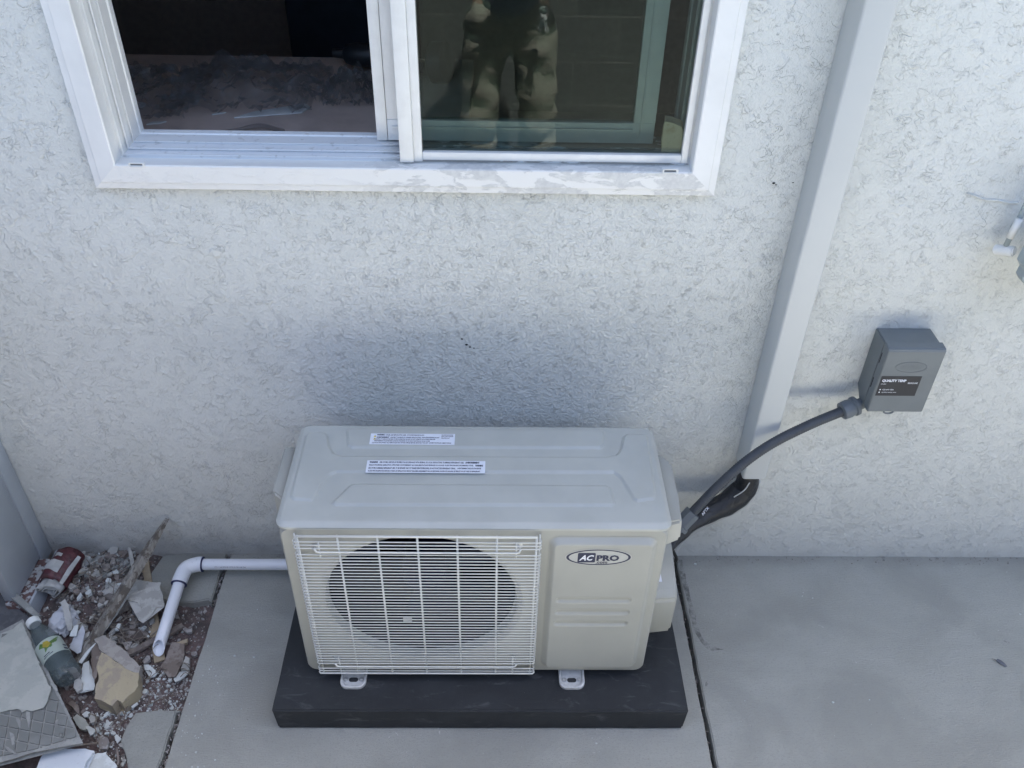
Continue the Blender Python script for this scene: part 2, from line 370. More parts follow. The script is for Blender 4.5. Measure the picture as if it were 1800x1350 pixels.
slab('patio', [(GX['jl']+g, .02), (GX['jl']+g, -2.6), (GX['jr']+.004, -2.6), (GX['jr']+.012, .02)], M['concrete'])
slab('pavement', [(GX['jr']+g+.016, .02), (GX['jr']+g+.008, -2.6), (6.5, -2.6), (6.5, .02)], M['concrete'])
E1 = [at(u, v, Z_, 0) for u, v in [(288, 975), (268, 1003), (250, 1030), (262, 1052), (300, 1056), (340, 1058), (366, 1053)]]
slab('path', [(GX['jl']-g, .02)]+[(p.x, p.y) for p in E1[::1]]+[(GX['jl']-g, -.170)], M['concrete_old'], jitter=.0015)
E2 = [at(u, v, Z_, 0) for u, v in [(318, 1247), (280, 1247), (240, 1252), (222, 1275), (212, 1300), (220, 1330), (226, 1352)]]
slab('path', [(GX['jl']-g, -.492)]+[(p.x, p.y) for p in E2]+[(-.80, -2.6), (GX['jl']-g, -2.6)], M['concrete_old'], jitter=.003)
# ground sheet: low soil with a rubble hump by the corner
def gz(x, y):
    n = noise.noise(Vector((x*9, y*9, 0)))*.012+noise.noise(Vector((x*28, y*28, 3)))*.006
    hump = .055*math.exp(-((x+1.02)/.16)**2-((y+.10)/.12)**2)+.02*math.exp(-((x+.98)/.2)**2-((y+.35)/.2)**2)
    return -.032+n+hump
bm = bmesh.new(); nx, ny = 110, 150; x0, x1, y0, y1 = -1.75, -.66, -1.3, .05
gv = [[bm.verts.new((x0+(x1-x0)*i/nx, y0+(y1-y0)*j/ny, gz(x0+(x1-x0)*i/nx, y0+(y1-y0)*j/ny))) for i in range(nx+1)] for j in range(ny+1)]
for j in range(ny):
    for i in range(nx): bm.faces.new((gv[j][i], gv[j][i+1], gv[j+1][i+1], gv[j+1][i]))
far = [(-30, -30), (30, -30), (30, 30), (-30, 30)]; fv = [bm.verts.new((x, y, -.08)) for x, y in far]; bm.faces.new(fv)
tag(bmo('ground', bm, M['ground_tone'], smooth=True), kind='structure')

# stucco house wall with the window opening
WX0, WX1, WZ0, WZ1 = -.752, .490, 1.146, 2.36
ROWL, ROWR = -2.6, 6.5
bm = bmesh.new()
xs = [ROWL, WX0, WX1, ROWR]; zs = [-.09, WZ0, WZ1, 2.75]
for i in range(3):
    for j in range(3):
        if i == 1 and j == 1: continue
        for yy in (0, .16):
            bm.faces.new([bm.verts.new(p) for p in ((xs[i], yy, zs[j]), (xs[i+1], yy, zs[j]), (xs[i+1], yy, zs[j+1]), (xs[i], yy, zs[j+1]))])
for a, b in (((WX0, WZ0), (WX1, WZ0)), ((WX1, WZ0), (WX1, WZ1)), ((WX1, WZ1), (WX0, WZ1)), ((WX0, WZ1), (WX0, WZ0)), ((ROWL, -.09), (ROWR, -.09)), ((ROWL, 2.75), (ROWR, 2.75)), ((ROWL, -.09), (ROWL, 2.75)), ((ROWR, -.09), (ROWR, 2.75))):
    bm.faces.new([bm.verts.new(p) for p in ((a[0], 0, a[1]), (b[0], 0, b[1]), (b[0], .16, b[1]), (a[0], .16, a[1]))])
bmesh.ops.remove_doubles(bm, verts=bm.verts[:], dist=1e-5)
house = tag(bmo('house_wall', bm, M['stucco']), 'pale grey textured stucco house wall behind the white box with the fan', 'wall')
# house body behind + roof eave overhead (out of frame: shades the wall)
bm = bmesh.new(); box(bm, -2.6, 6.5, -.50, .30, 2.76, 2.80)
ro = empty('roof', (2, 0, 2.76), 'pale boarded eave above the stucco wall', 'roof')
bmo('eave_board', bm, M['roof_wood'], ro)
boxo('fascia', -2.6, 6.5, -.52, -.503, 2.70, 2.86, M['roof_wood'], ro, .003)
bm = bmesh.new(); box(bm, -2.6, 6.5, -.49, 6, 2.801, 2.83); bmo('roof_deck', bm, M['roof_wood'], ro)
# room seen through the window
bm = bmesh.new(); box(bm, -2.4, 1.6, .17, 3.4, 0, 2.5)
rm = tag(bmo('room', bm, M['room_wall']), 'dark brown room seen through the open half of the window', 'room')
# cut the room's front for the opening
bm = bmesh.new(); bm.from_mesh(rm.data)
for f in list(bm.faces):
    if all(abs(v.co.y-.17) < 1e-4 for v in f.verts): bm.faces.remove(f)
bm.to_mesh(rm.data); bm.free()
bm = bmesh.new(); box(bm, -2.2, -2.02, -2.419, -.001, -.09, 1.3)  # unseen wall added to cut the light coming from the left
tag(bmo('shade_wall', bm, M['block']), 'added unseen dark block wall that dims the light from the left of the rubble', 'wall')
# block wall behind the photographer
boxo('block_wall', -6, 6.5, -2.62, -2.42, -.09, 1.75, M['block'])
tag(bpy.data.objects['block_wall'], 'dark grey block wall reflected in the window glass', 'wall')

# ================================================================ WINDOW
win = empty('window', ((WX0+WX1)/2, 0, WZ0), 'white sliding window with worn sill above the outdoor unit', 'window')
OX0, OX1, OZ0, OZ1 = -.7605, .4989, 1.1373, 2.368
def ringprofile(name, prof, mt, side='all', mats=None):
    """mitred frame: prof = [(inset, y)...]"""
    bm = bmesh.new()
    def c(i): return [(OX0+i, OZ0+i), (OX1-i, OZ0+i), (OX1-i, OZ1-i), (OX0+i, OZ1-i)]
    R_ = [[bm.verts.new((x, y, z)) for x, z in c(i)] for i, y in prof]
    for a, b in zip(R_, R_[1:]):
        for k in range(4):
            if side == 'bottom' and k != 0: continue
            if side == 'rest' and k == 0: continue
            bm.faces.new((a[k], a[(k+1) % 4], b[(k+1) % 4], b[k]))
    loose = [v for v in bm.verts if not v.link_faces]; bmesh.ops.delete(bm, geom=loose, context='VERTS')
    return bmo(name, bm, mt, win, angle=20)
ptrim = [(0, .001), (0, -.016), (.002, -.019), (.015, -.021), (.017, -.0245), (.054, -.029), (.0565, -.027), (.058, .004)]
ringprofile('trim', ptrim, M['vinyl'], 'rest'); ringprofile('sill_trim', ptrim, M['worn_sill'], 'bottom')
ptrack = [(.058, .004), (.0635, .006), (.0645, .000), (.067, .000), (.068, .020), (.071, .021), (.072, .014), (.0745, .014), (.0755, .036), (.078, .037), (.079, .032), (.0805, .032), (.0815, .066), (.084, .068), (.0850, .082), (.03, .084), (.03, .16)]
ringprofile('frame', ptrack, M['vinyl'], 'rest'); ringprofile('sill_track', ptrack, M['worn_track'], 'bottom')
# weep hole covers
for cx in (240, 1178):
    p = at(cx, 289 if cx < 500 else 300, Y_, -.027)
    bm = bmesh.new()
    o_ = rrect(p.x-.017, p.x+.017, p.z-.0055, p.z+.0055, .005, 4); i_ = rrect(p.x-.0125, p.x+.0125, p.z-.003, p.z+.003, .0012, 4)
    A = [bm.verts.new((x, -.0265, z)) for x, z in o_]; B = [bm.verts.new((x*1, -.0305, z)) for x, z in rrect(p.x-.0155, p.x+.0155, p.z-.0042, p.z+.0042, .004, 4)]; C_ = [bm.verts.new((x, -.0305, z)) for x, z in i_]; D_ = [bm.verts.new((x, -.0275, z)) for x, z in i_]
    n = len(A)
    for P_, Q_ in ((A, B), (B, C_), (C_, D_)):
        for k in range(n): bm.faces.new((P_[k], P_[(k+1) % n], Q_[(k+1) % n], Q_[k]))
    bm.faces.new(D_)
    wc_ = bmo('weep_cover', bm, M['sash_white'], win, angle=30)
    boxo('weep_slot', p.x-.0115, p.x+.0115, -.0279, -.0277, p.z-.0025, p.z+.0010, M['fitting_grey'], wc_)
# fixed sash on the right: stile, bottom rail, glass
gx0, gx1, gz0 = -.0975, .4215, 1.2195
fs = boxo('sash_stile', -.142, -.1145, -.012, .020, OZ0+.062, OZ1-.06, M['sash_white'], win, .0015)
boxo('sash_stile', -.1143, gx0, -.008, .016, OZ0+.0625, OZ1-.06, M['sash_white'], win, .0012)
bm = bmesh.new()
for (a0, a1, b0, b1) in ((gx0+.0003, gx1, OZ0+.0660, gz0), (gx0+.0003, gx1, OZ1-.085, OZ1-.0661)): box(bm, a0, a1, -.007, .016, b0, b1, .0012)
box(bm, gx1+.0002, gx1+.0125, -.007, .016, OZ0+.0660, OZ1-.0661, .0012)
bmo('fixed_sash', bm, M['sash_white'], win, angle=30)
def pane(x0, x1, y0, y1, z0, z1):
    bm = bmesh.new(); box(bm, x0, x1, y0, y1, z0, z1); bmo('glass_pane', bm, M['glass'], win)
pane(gx0-.003, gx1+.003, .0035, .0075, gz0-.003, OZ1-.083)
boxo('jamb_filler', gx1+.013, OX1-.0588, .0065, .0095, OZ0+.066, OZ1-.066, M['sash_white'], win)
# sliding sash pushed open behind the pane
sy0, sy1 = .042, .064
sl = boxo('sliding_sash', -.192, -.1705, sy0, sy1, OZ0+.0853, OZ1-.084, M['sash_white'], win, .001)
bm = bmesh.new()
box(bm, -.1698, .3698, sy0+.001, sy1-.001, OZ0+.0853, OZ0+.128, .001); box(bm, .326, .3699, sy0, sy1, OZ0+.1282, OZ1-.124, .001)
box(bm, -.1698, .3699, sy0+.001, sy1-.001, OZ1-.1238, OZ1-.084, .001); box(bm, .340, .3445, sy0-.003, sy0-.0003, OZ0+.10, OZ1-.12)
box(bm, -.16, .325, sy0-.003, sy0+.0007, OZ0+.112, OZ0+.116)
box(bm, -.1698, -.138, sy0+.002, sy1, OZ0+.1285, OZ1-.1245, .001)
bmo('sash_rail', bm, M['sash_white'], win, angle=30)
pane(-.172, .328, .051, .055, OZ0+.126, OZ1-.122)
# cream chunk caught behind the lower right corner of the glass
pts = [at(u, v, Y_, .012) for u, v in [(1161, 268), (1164, 236), (1169, 214), (1183, 216), (1198, 222), (1203, 236), (1200, 270)]]
bm = bmesh.new(); prism(bm, [(p.x, p.z) for p in pts], lambda x, z: (x, .010, z), lambda x, z: (x+.003, .034, z+.004))
bmesh.ops.triangulate(bm, faces=bm.faces[:]); bmesh.ops.subdivide_edges(bm, edges=bm.edges[:], cuts=3, use_grid_fill=True)
for v in bm.verts: v.co += noise.noise_vector(v.co*60)*.0025
tag(bmo('foam_block', bm, M['paper_cream'], angle=25), 'cream crumbly foam block standing behind the glass in the lower right window corner', 'foam block')

# things inside the room
wb = empty('workbench', (-.4, .8, 0), 'dark brown bench top inside the room below the open window', 'bench')
boxo('bench_top', -1.5, -.02, .215, .93, 1.06, 1.10, M['bench_brown'], wb, .004)
boxo('bench_cabinet', -1.48, -.04, .22, .92, .0, 1.059, M['bench_brown'], wb)
for zz in (.98, .8): boxo('handle', -.018, -.004, .40, .52, zz, zz+.012, M['zinc'], wb, .002)
def crumple(name, c, size, mt, label, cat, seed, flat=.6, amp=.5, sub=4, group=None):
    bm = bmesh.new(); bmesh.ops.create_icosphere(bm, subdivisions=sub, radius=1)
    for v in bm.verts:
        n = v.co.normalized(); d = noise.noise(n*1.7+Vector((seed, 0, 0)))*amp+abs(noise.noise(n*4.1+Vector((0, seed, 0))))*amp*.8-abs(noise.noise(n*9+Vector((0, 0, seed))))*amp*.35
        v.co = Vector((n.x*size[0], n.y*size[1], n.z*size[2]))*(1+d); v.co.z = max(v.co.z, -size[2]*flat)
        v.co += Vector(c)
    o = bmo(name, bm, mt, None, angle=22); return tag(o, label, cat, group)
def film(name, c, sx, sy, h, label, seed):
    bm = bmesh.new(); n_ = 46; V = []
    for j in range(n_+1):
        row = []
        for i in range(n_+1):
            u, v = i/n_*2-1, j/n_*2-1; rr = max(0, 1-(u*u+v*v)**.75)
            a = noise.noise(Vector((u*2.2+seed, v*2.2, seed))); b = abs(noise.noise(Vector((u*5+seed, v*5, 1)))); d_ = abs(noise.noise(Vector((u*12, v*12+seed, 2))))
            x = c[0]+sx*(u+.22*noise.noise(Vector((v*3, seed, 5+u)))); y = c[1]+sy*(v+.22*noise.noise(Vector((u*3, seed, 9+v))))
            row.append(bm.verts.new((x, y, c[2]+max(0, h*(.25+rr*(.7+a)+b*.7-d_*.35)))))
        V.append(row)
    for j in range(n_):
        for i in range(n_):
            bm.faces.new((V[j][i], V[j][i+1], V[j+1][i+1])); bm.faces.new((V[j][i], V[j+1][i+1], V[j+1][i]))
    tag(bmo(name, bm, M['clear_film'], None), label, 'plastic bag')
film('plastic_bag', (-.60, .62, 1.102), .19, .15, .075, 'large crumpled clear plastic bag in the middle of the dark bench', 3)
film('plastic_bag', (-.86, .58, 1.102), .15, .16, .055, 'crumpled clear plastic bag at the left end of the dark bench', 8)
film('plastic_bag', (-.33, .60, 1.102), .07, .08, .06, 'small shiny crumpled wrapper below the black tool on the bench', 14)
for (a_, b_, c_, lab_) in ((-.80, .40, .03, 'small pale plastic scrap at the front left of the bench'), (-.66, .47, .022, 'tiny white scrap in front of the large clear bag'), (-.47, .30, .045, 'long thin clear scrap near the middle of the bench front')):
    bm = bmesh.new(); prism(bm, [(a_, b_), (a_+c_, b_+c_*.3), (a_+c_*1.4, b_+c_*.7), (a_+c_*.3, b_+c_*.5)], lambda x, y: (x, y, 1.1045), lambda x, y: (x, y, 1.1015)); tag(bmo('plastic_scrap', bm, M['strip_white']), lab_, 'scrap')
bm = bmesh.new(); prism(bm, [(-.60, .49), (-.44, .53), (-.425, .565), (-.44, .59), (-.56, .53)], lambda x, y: (x, y-.04, 1.1015), lambda x, y: (x, y-.04, 1.105))
tag(bmo('plastic_strip', bm, M['strip_white']), 'pale flat plastic strip lying in front of the clear bags', 'strip')
bm = bmesh.new(); tube(bm, smooth_path([(-.72, .29, 1.107), (-.64, .33, 1.11), (-.58, .35, 1.11), (-.52, .38, 1.112), (-.46, .36, 1.108)]), .006, 8)
tag(bmo('plastic_tie', bm, M['clear_film'], smooth=True), 'twisted grey plastic strip near the front edge of the bench', 'strip')
dr = empty('power_tool', (-.26, .8, 1.1), 'black cordless power tool lying behind the wrapper on the bench', 'power tool')
bm = bmesh.new(); lathe(bm, [(.012, -.02), (.026, 0), (.032, .02), (.032, .10), (.026, .13), (.014, .14), (.012, .17)], (-.24, .80, 1.145), (-1, .15, 0), 20); bmo('body', bm, M['tool_black'], dr, angle=40)
bm = bmesh.new(); tube(bm, [(-.22, .80, 1.14), (-.19, .78, 1.135), (-.15, .76, 1.13), (-.12, .75, 1.13)], [.02, .019, .018, .022], 12); bmo('grip', bm, M['tool_black'], dr, angle=50)
bm = bmesh.new(); lathe(bm, [(.045, 0), (.055, .006), (.055, .045), (.048, .05)], (-.13, .755, 1.145), (1, -.3, .15), 24); bmo('battery', bm, M['tool_black'], dr, angle=40)
chh = empty('chair', (-.52, 1.7, 0), 'dark chair with sloping back further inside the room', 'chair')
boxo('seat', -.78, -.26, 1.45, 1.95, .40, .48, M['dark_cloth'], chh, .03); boxo('backrest', -.78, -.26, 1.9, 1.97, .5, 1.1, M['dark_cloth'], chh, .03)
for sx_ in (-.76, -.28):
    for sy_ in (1.47, 1.93):
        bm = bmesh.new(); tube(bm, [(sx_, sy_, 0), (sx_, sy_, .4)], .015, 8); bmo('leg', bm, M['tool_black'], chh, smooth=True)

# ================================================================ OUTDOOR UNIT
AX0, AX1, AF, AB, AZ0, AZ1 = -.3876, .4124, -.4454, -.138, .102, .6003
ac = empty('air_conditioner', ((AX0+AX1)/2, -.29, .082), 'beige outdoor air conditioner unit with round fan grille standing on the black pad', 'air conditioner')
CX, CZ, CR = -.1065, .3575, .2125
outl = rrect(AX0, AX1, AZ0, AZ1, .022, 6)
def outl_hit(cx, cz, a, pts):
    d = Vector((math.cos(a), math.sin(a))); best = None
    for i in range(len(pts)):
        p = Vector(pts[i])-Vector((cx, cz)); e = Vector(pts[(i+1) % len(pts)])-Vector(pts[i])
        den = d.x*e.y-d.y*e.x
        if abs(den) < 1e-9: continue
        t = (p.x*e.y-p.y*e.x)/den; s = (p.x*d.y-p.y*d.x)/den
        if t > 0 and -1e-3 <= s <= 1+1e-3: best = t if best is None else max(best, t)
    return best
bm = bmesh.new(); angs = sorted(set([2*math.pi*k/128 for k in range(128)]+[math.atan2(z-CZ, x-CX) % (2*math.pi) for x, z in outl]))
inn = rrect(AX0+.004, AX1-.004, AZ0+.004, AZ1-.004, .019, 6)
rings = [[], [], [], [], [], []]
for a in angs:
    ca, sa = math.cos(a), math.sin(a)
    to = outl_hit(CX, CZ, a, outl); ti = outl_hit(CX, CZ, a, inn)
    rings[0].append(bm.verts.new((CX+ca*to, AB, CZ+sa*to)))
    rings[1].append(bm.verts.new((CX+ca*to, AF+.005, CZ+sa*to)))
    rings[2].append(bm.verts.new((CX+ca*ti, AF, CZ+sa*ti)))
    rings[3].append(bm.verts.new((CX+ca*(CR+.012), AF, CZ+sa*(CR+.012))))
    rings[4].append(bm.verts.new((CX+ca*CR, AF+.008, CZ+sa*CR)))
    rings[5].append(bm.verts.new((CX+ca*(CR-.004), AF+.030, CZ+sa*(CR-.004))))
n = len(angs)
for P_, Q_ in zip(rings, rings[1:]):
    for k in range(n): bm.faces.new((P_[k], P_[(k+1) % n], Q_[(k+1) % n], Q_[k]))
bm.faces.new(rings[0])
cab = bmo('cabinet', bm, M['ac_paint'], ac, angle=32)
# fan chamber behind the shroud
bm = bmesh.new(); lathe(bm, [(CR-.005, 0), (CR-.003, .215)], (CX, AF+.029, CZ), (0, 1, 0), 64, cap=False)
v_ = [bm.verts.new((CX+math.cos(a)*(CR+.01), AF+.244, CZ+math.sin(a)*(CR+.01))) for a in [2*math.pi*k/48 for k in range(48)]]; bm.faces.new(v_)
bmo('fan_chamber', bm, M['ac_dark'], ac, smooth=False)
bm = bmesh.new()
for k in range(3):
    a0 = 2*math.pi*k/3+.55; rows = []
    for i in range(9):
        r = .045+(CR-.062)*i/8; sp = .62+.28*i/8; row = []
        for j in range(9):
            t = j/8; a = a0+(t-.5)*sp*2*.62+.35*(i/8)**2
            row.append(bm.verts.new((CX+r*math.cos(a), AF+.125+(t-.5)*.07*(1-.25*i/8), CZ+r*math.sin(a))))
        rows.append(row)
    for a_, b_ in zip(rows, rows[1:]):
        for j in range(8): bm.faces.new((a_[j], a_[j+1], b_[j+1], b_[j]))
fan = bmo('fan', bm, M['fan_plastic'], ac, smooth=True, recalc=False)
bm = bmesh.new(); lathe(bm, [(.05, .09), (.052, .02), (.048, .004), (.02, 0), (.012, 0), (.011, -.008), (.004, -.009)], (CX, AF+.07, CZ), (0, 1, 0), 36); bmo('hub', bm, M['fan_plastic'], fan, angle=35)
p = at(716, 1088, Y_, AF+.085); boxo('sticker', p.x-.010, p.x+.011, AF+.0835, AF+.0845, p.z-.010, p.z+.011, M['strip_white'], fan)
# motor bracket at the back of the chamber
bm = bmesh.new()
for dx in (-.035, .035): box(bm, CX+dx-.008, CX+dx+.008, AF+.215, AF+.23, CZ-CR, CZ+CR)
bmo('motor_bracket', bm, M['ac_dark'], ac)
# fan guard
GY = AF-.018; gxa, gxb, gzt, gzb = -.3515, .1435, .5965, .1175
bm = bmesh.new()
def wire(x0, x1, z, r=.0013, back=.012):
    tube(bm, [(x0+.002, GY+back, z), (x0, GY+.003, z), (x0+.003, GY, z), (x1-.003, GY, z), (x1, GY+.003, z), (x1-.002, GY+back, z)], r, 6)
nw = 48; z2 = gzt-.0170; pitch = (z2-gzb)/(nw-1)
tube(bm, [(gxa+.004, GY, gzt), (gxb-.004, GY, gzt)], .0026, 6)
for k in range(nw):
    z = z2-k*pitch
    if k == 3 or k == nw-4: tube(bm, [(gxa+.036, GY-.002, z+.012), (gxa+.039, GY-.002, z+.002), (gxa+.045, GY-.002, z), (gxb-.045, GY-.002, z), (gxb-.039, GY-.002, z+.002), (gxb-.036, GY-.002, z+.012)], .0021, 6)
    else: wire(gxa-.006, gxb+.006, z, .0013 if k < nw-1 else .0022)
vx = [gxa+.004+(gxb-gxa-.008)*k/6 for k in range(7)]
for i, x in enumerate(vx):
    tube(bm, [(x, GY+.0025, gzt), (x, GY+.0035, gzb)], .0024, 6)
for x in (gxa-.003, gxb+.003): tube(bm, [(x, GY+.011, gzt-.004), (x, GY+.011, gzb)], .0018, 6)
for x in (gxa+.045, gxb-.045):
    tube(bm, [(x, GY+.0025, z2-pitch*.6), (x, GY+.0025, z2-pitch*5.3)], .0019, 6); tube(bm, [(x, GY+.0025, gzb+pitch*6.3), (x, GY+.0025, gzb)], .0019, 6)
bmo('fan_guard', bm, M['wire_paint'], ac, smooth=True)
for sx_, sz_ in ((553, 963), (912, 961), (592, 1159), (903, 1157)):
    p = at(sx_, sz_, Y_, AF-.004); bm = bmesh.new(); lathe(bm, [(.009, .004), (.009, .001), (.005, 0), (.005, -.003), (.003, -.005)], (p.x, AF-.0045, p.z), (0, 1, 0), 14); bmo('screw', bm, M['zinc'], ac, angle=40)
# raised service panel with three pressed grooves
def panelh(x, z):
    d = sd_poly(x, z, rrect(.1665, .3925, .1225, .580, .022, 5)); h = .0125*np.clip(-d/.0125, 0, 1); t = np.clip(-d/.0125, 0, 1); h = .0125*(t*t*(3-2*t)*.5+t*.5)
    for zc in (.3875, .3455, .3045):
        g_ = sd_poly(x, z, rrect(.190, .352, zc-.0065, zc+.0065, .006, 4)); h = h-.0045*sstep(g_, .007)
    return h
hfield('service_panel', .1655, .3935, .1215, .581, .0225, 118, 300, panelh, lambda x, z, h: (x, AF-.0008-h, z), M['ac_paint'], ac)
# logo
PY = AF-.0138
lg = bmesh.new(); lcx, lcz, la, lb = .2705, .5315, .0675, .0245
def ell(bm, a, b, y, ia=None, ib=None, n=64):
    o = [bm.verts.new((lcx+a*math.cos(t), y, lcz+b*math.sin(t))) for t in [2*math.pi*k/n for k in range(n)]]
    if ia is None: bm.faces.new(o); return
    i = [bm.verts.new((lcx+ia*math.cos(t), y, lcz+ib*math.sin(t))) for t in [2*math.pi*k/n for k in range(n)]]
    for k in range(n): bm.faces.new((o[k], o[(k+1) % n], i[(k+1) % n], i[k]))
ell(lg, la+.0022, lb+.0020, PY); logo = bmo('logo', lg, M['logo_ground'], ac)
bm = bmesh.new(); ell(bm, la, lb, PY-.0003, la-.0052, lb-.0030); 
P_ = [bm.verts.new((x, PY-.0003, z)) for x, z in rrect(.2270, .2640, .5155, .5455, .003, 4)]; bm.faces.new(P_)
bmo('logo_ring', bm, M['navy_ink'], logo)
def facing(x, z, y=PY-.0006): return Matrix.Translation((x, y, z)) @ Matrix.Rotation(R(90), 4, 'X')
text('lettering', 'AC', M['label_white'], logo, .0310, .0175, facing(.2300, .5215), .35, .035)
text('lettering', 'PRO', M['navy_ink'], logo, .0475, .0185, facing(.2665, .5205), 0, .05)
text('lettering', '.com', M['navy_ink'], logo, .0240, .0072, facing(.2660, .5115), 0, .02)
# lid
LZ = .6065
def lp(u, v): p = at(u, v, Z_, .611); return (p.x, p.y)
sA = [lp(*p) for p in [(611, 760), (617, 757), (1057, 760), (1062, 763), (1060, 786), (1055, 791), (619, 790), (613, 786)]]
sC = [lp(*p) for p in [(617, 857), (623, 855), (1066, 858), (1072, 862), (1080, 888), (1076, 892), (590, 891), (585, 888)]]
sB = [lp(*p) for p in [(539, 770), (545, 765), (568, 764), (576, 769), (579, 790), (586, 801), (600, 806), (1066, 808), (1084, 804), (1091, 795), (1096, 772), (1103, 767), (1133, 768), (1137, 772), (1152, 874), (1148, 880), (1120, 884), (1114, 880), (1091, 843), (1079, 834), (592, 833), (580, 838), (570, 848), (556, 874), (548, 883), (518, 881), (512, 876)]]
lx0, lx1, ly0, ly1 = AX0-.006, AX1+.006, AF-.004, -.135
def lidh(x, y):
    rr = sd_poly(x, y, rrect(lx0, lx1, ly0, ly1, .024, 5)); t = np.clip(-rr/.014, 0, 1)
    h = .006+.0085*np.sin(t*math.pi/2)
    for s_ in (sA, sB, sC): h = h+.0052*sstep(sd_poly(x, y, s_), .0065)
    return h
hfield('lid', lx0, lx1, ly0, ly1, .024, 420, 170, lidh, lambda x, y, h: (x, y, LZ-.006+h), M['ac_lid'], ac, skirt=0)
lid = bpy.data.objects['lid']
LT = LZ-.006+.0145+.0052+.0003
def lidlabel(c, lines, tri=False):
    P = [at(u, v, Z_, LT) for u, v in c]   # TL TR BR BL
    x0 = (P[0].x+P[3].x)/2; x1 = (P[1].x+P[2].x)/2; yt = (P[0].y+P[1].y)/2; yb = (P[2].y+P[3].y)/2
    lb_ = boxo('warning_label', x0, x1, yb, yt, LT, LT+.0003, M['label_white'], lid)
    H = (yt-yb)
    for (s, fx, fw, fy, fh, bo) in lines:
        text('print', s, M['ink'], lb_, (x1-x0)*fw, H*fh, Matrix.Translation((x0+(x1-x0)*fx, yb+H*fy, LT+.0005)), 0, bo)
    if tri:
        bm = bmesh.new()
        for fy in (.66, .42): 
            yb_ = yb+H*fy; xx = x0+(x1-x0)*.035; bm.faces.new([bm.verts.new(q_) for q_ in ((xx, yb_, LT+.0005), (xx+.007, yb_, LT+.0005), (xx+.0035, yb_+.007, LT+.0005))])
        bmo('warning_triangle', bm, M['ink_yellow'], lb_)
lidlabel([(652, 762), (800, 763), (799, 782), (649, 781)], [
    ('WARNING', .075, .09, .80, .15, .06), ('CANCER AND REPRODUCTIVE HARM - WWW.P65WARNINGS.CA.GOV', .175, .46, .80, .12, .035),
    ('AVERTISSEMENT', .075, .15, .58, .13, .06), ("CANCER ET TROUBLES DE L'APPAREIL REPRODUCTEUR - WWW.P65WARNINGS.CA.GOV", .235, .58, .58, .12, .035),
    ('WARNING: TO REDUCE THE RISK OF FIRE OR ELECTRIC SHOCK, DO NOT OPERATE WITH PANELS REMOVED', .05, .72, .41, .11, .045),
    ("AVERTISSEMENT: POUR REDUIRE LE RISQUE D'INCENDIE OU DE CHOC ELECTRIQUE, NE PAS OUVRIR", .05, .66, .25, .11, .045),
    ('CAUTION: DISCONNECT ALL REMOTE ELECTRIC POWER SUPPLIES BEFORE SERVICING THIS UNIT. COUPER TOUTES LES ALIMENTATIONS', .03, .93, .09, .11, .035),
    ('FOR OUTDOOR USE ONLY', .84, .14, .84, .09, .045), ('INSTALLATION BY QUALIFIED', .84, .14, .70, .09, .045), ('PERSONNEL ONLY', .84, .10, .56, .08, .045)], True)
lidlabel([(646, 809.5), (853, 810.5), (853, 832), (642, 831)], [
    ('WARNING', .02, .07, .78, .15, .07), ('- RISK OF FIRE. DISPOSE OF PROPERLY IN ACCORDANCE WITH FEDERAL OR LOCAL REGULATIONS. FLAMMABLE REFRIGERANT USED.', .10, .72, .78, .14, .035), ('AVERTISSEMENT', .83, .12, .78, .15, .07),
    ("RISQUE D'INCENDIE. ELIMINATION APPROPRIEE CONFORMEMENT AUX REGLEMENTATIONS FEDERALES OU LOCALES. FLUIDE FRIGORIGENE INFLAMMABLE UTILISE.", .02, .88, .54, .14, .035), ('WARNING', .915, .065, .54, .15, .07),
    ('RISK OF FIRE. FLAMMABLE REFRIGERANT USED. TO BE REPAIRED ONLY BY TRAINED SERVICE PERSONNEL. DO NOT PUNCTURE REFRIGERANT TUBING.', .02, .73, .30, .14, .035), ("AVERTISSEMENT RISQUE D'INCENDIE", .765, .20, .30, .14, .04),
    ('FLUIDE FRIGORIGENE INFLAMMABLE UTILISE. LES REPARATIONS SERONT REALISEES UNIQUEMENT PAR UN PERSONNEL DE SERVICE QUALIFIE. NE PERCEZ PAS LES TUBES DE REFRIGERANT.', .02, .94, .06, .14, .035)])
# side handle covers, valve cover
bm = bmesh.new()
prism(bm, [(-.355, .605), (-.335, .615), (-.19, .615), (-.17, .600), (-.17, .50), (-.19, .47), (-.335, .47), (-.355, .49)], lambda y, z: (AX0+.001, y, z-.03), lambda y, z: (AX0-.034, y*.80-.052, (z-.545)*.75+.548))
bmesh.ops.recalc_face_normals(bm, faces=bm.faces[:]); bmesh.ops.bevel(bm, geom=bm.edges[:], offset=.004, segments=2, affect='EDGES'); bmo('side_handle', bm, M['ac_paint'], ac, angle=30)
bm = bmesh.new()
prism(bm, [(-.405, .575), (-.33, .592), (-.20, .592), (-.165, .56), (-.165, .505), (-.38, .495), (-.42, .52)], lambda y, z: (AX1-.001, y, z), lambda y, z: (AX1+.036, (y+.29)*.80-.31, (z-.53)*.80+.545))
bmesh.ops.recalc_face_normals(bm, faces=bm.faces[:]); bmesh.ops.bevel(bm, geom=bm.edges[:], offset=.005, segments=2, affect='EDGES'); hd = bmo('side_handle', bm, M['ac_paint'], ac, angle=30)
bm = bmesh.new(); lathe(bm, [(.005, 0), (.005, .003), (.003, .005)], (AX1+.030, -.385, .570), (1, -.3, .3), 12); bmo('screw', bm, M['zinc'], hd, angle=40)
bm = bmesh.new(); prism(bm, [(-.395, .185), (-.402, .20), (-.402, .315), (-.385, .335), (-.30, .365), (-.19, .375), (-.18, .20), (-.20, .185)], lambda y, z: (AX1-.001, y-.004, z), lambda y, z: (AX1+.063, y*.97-.007, z*.97+.005))
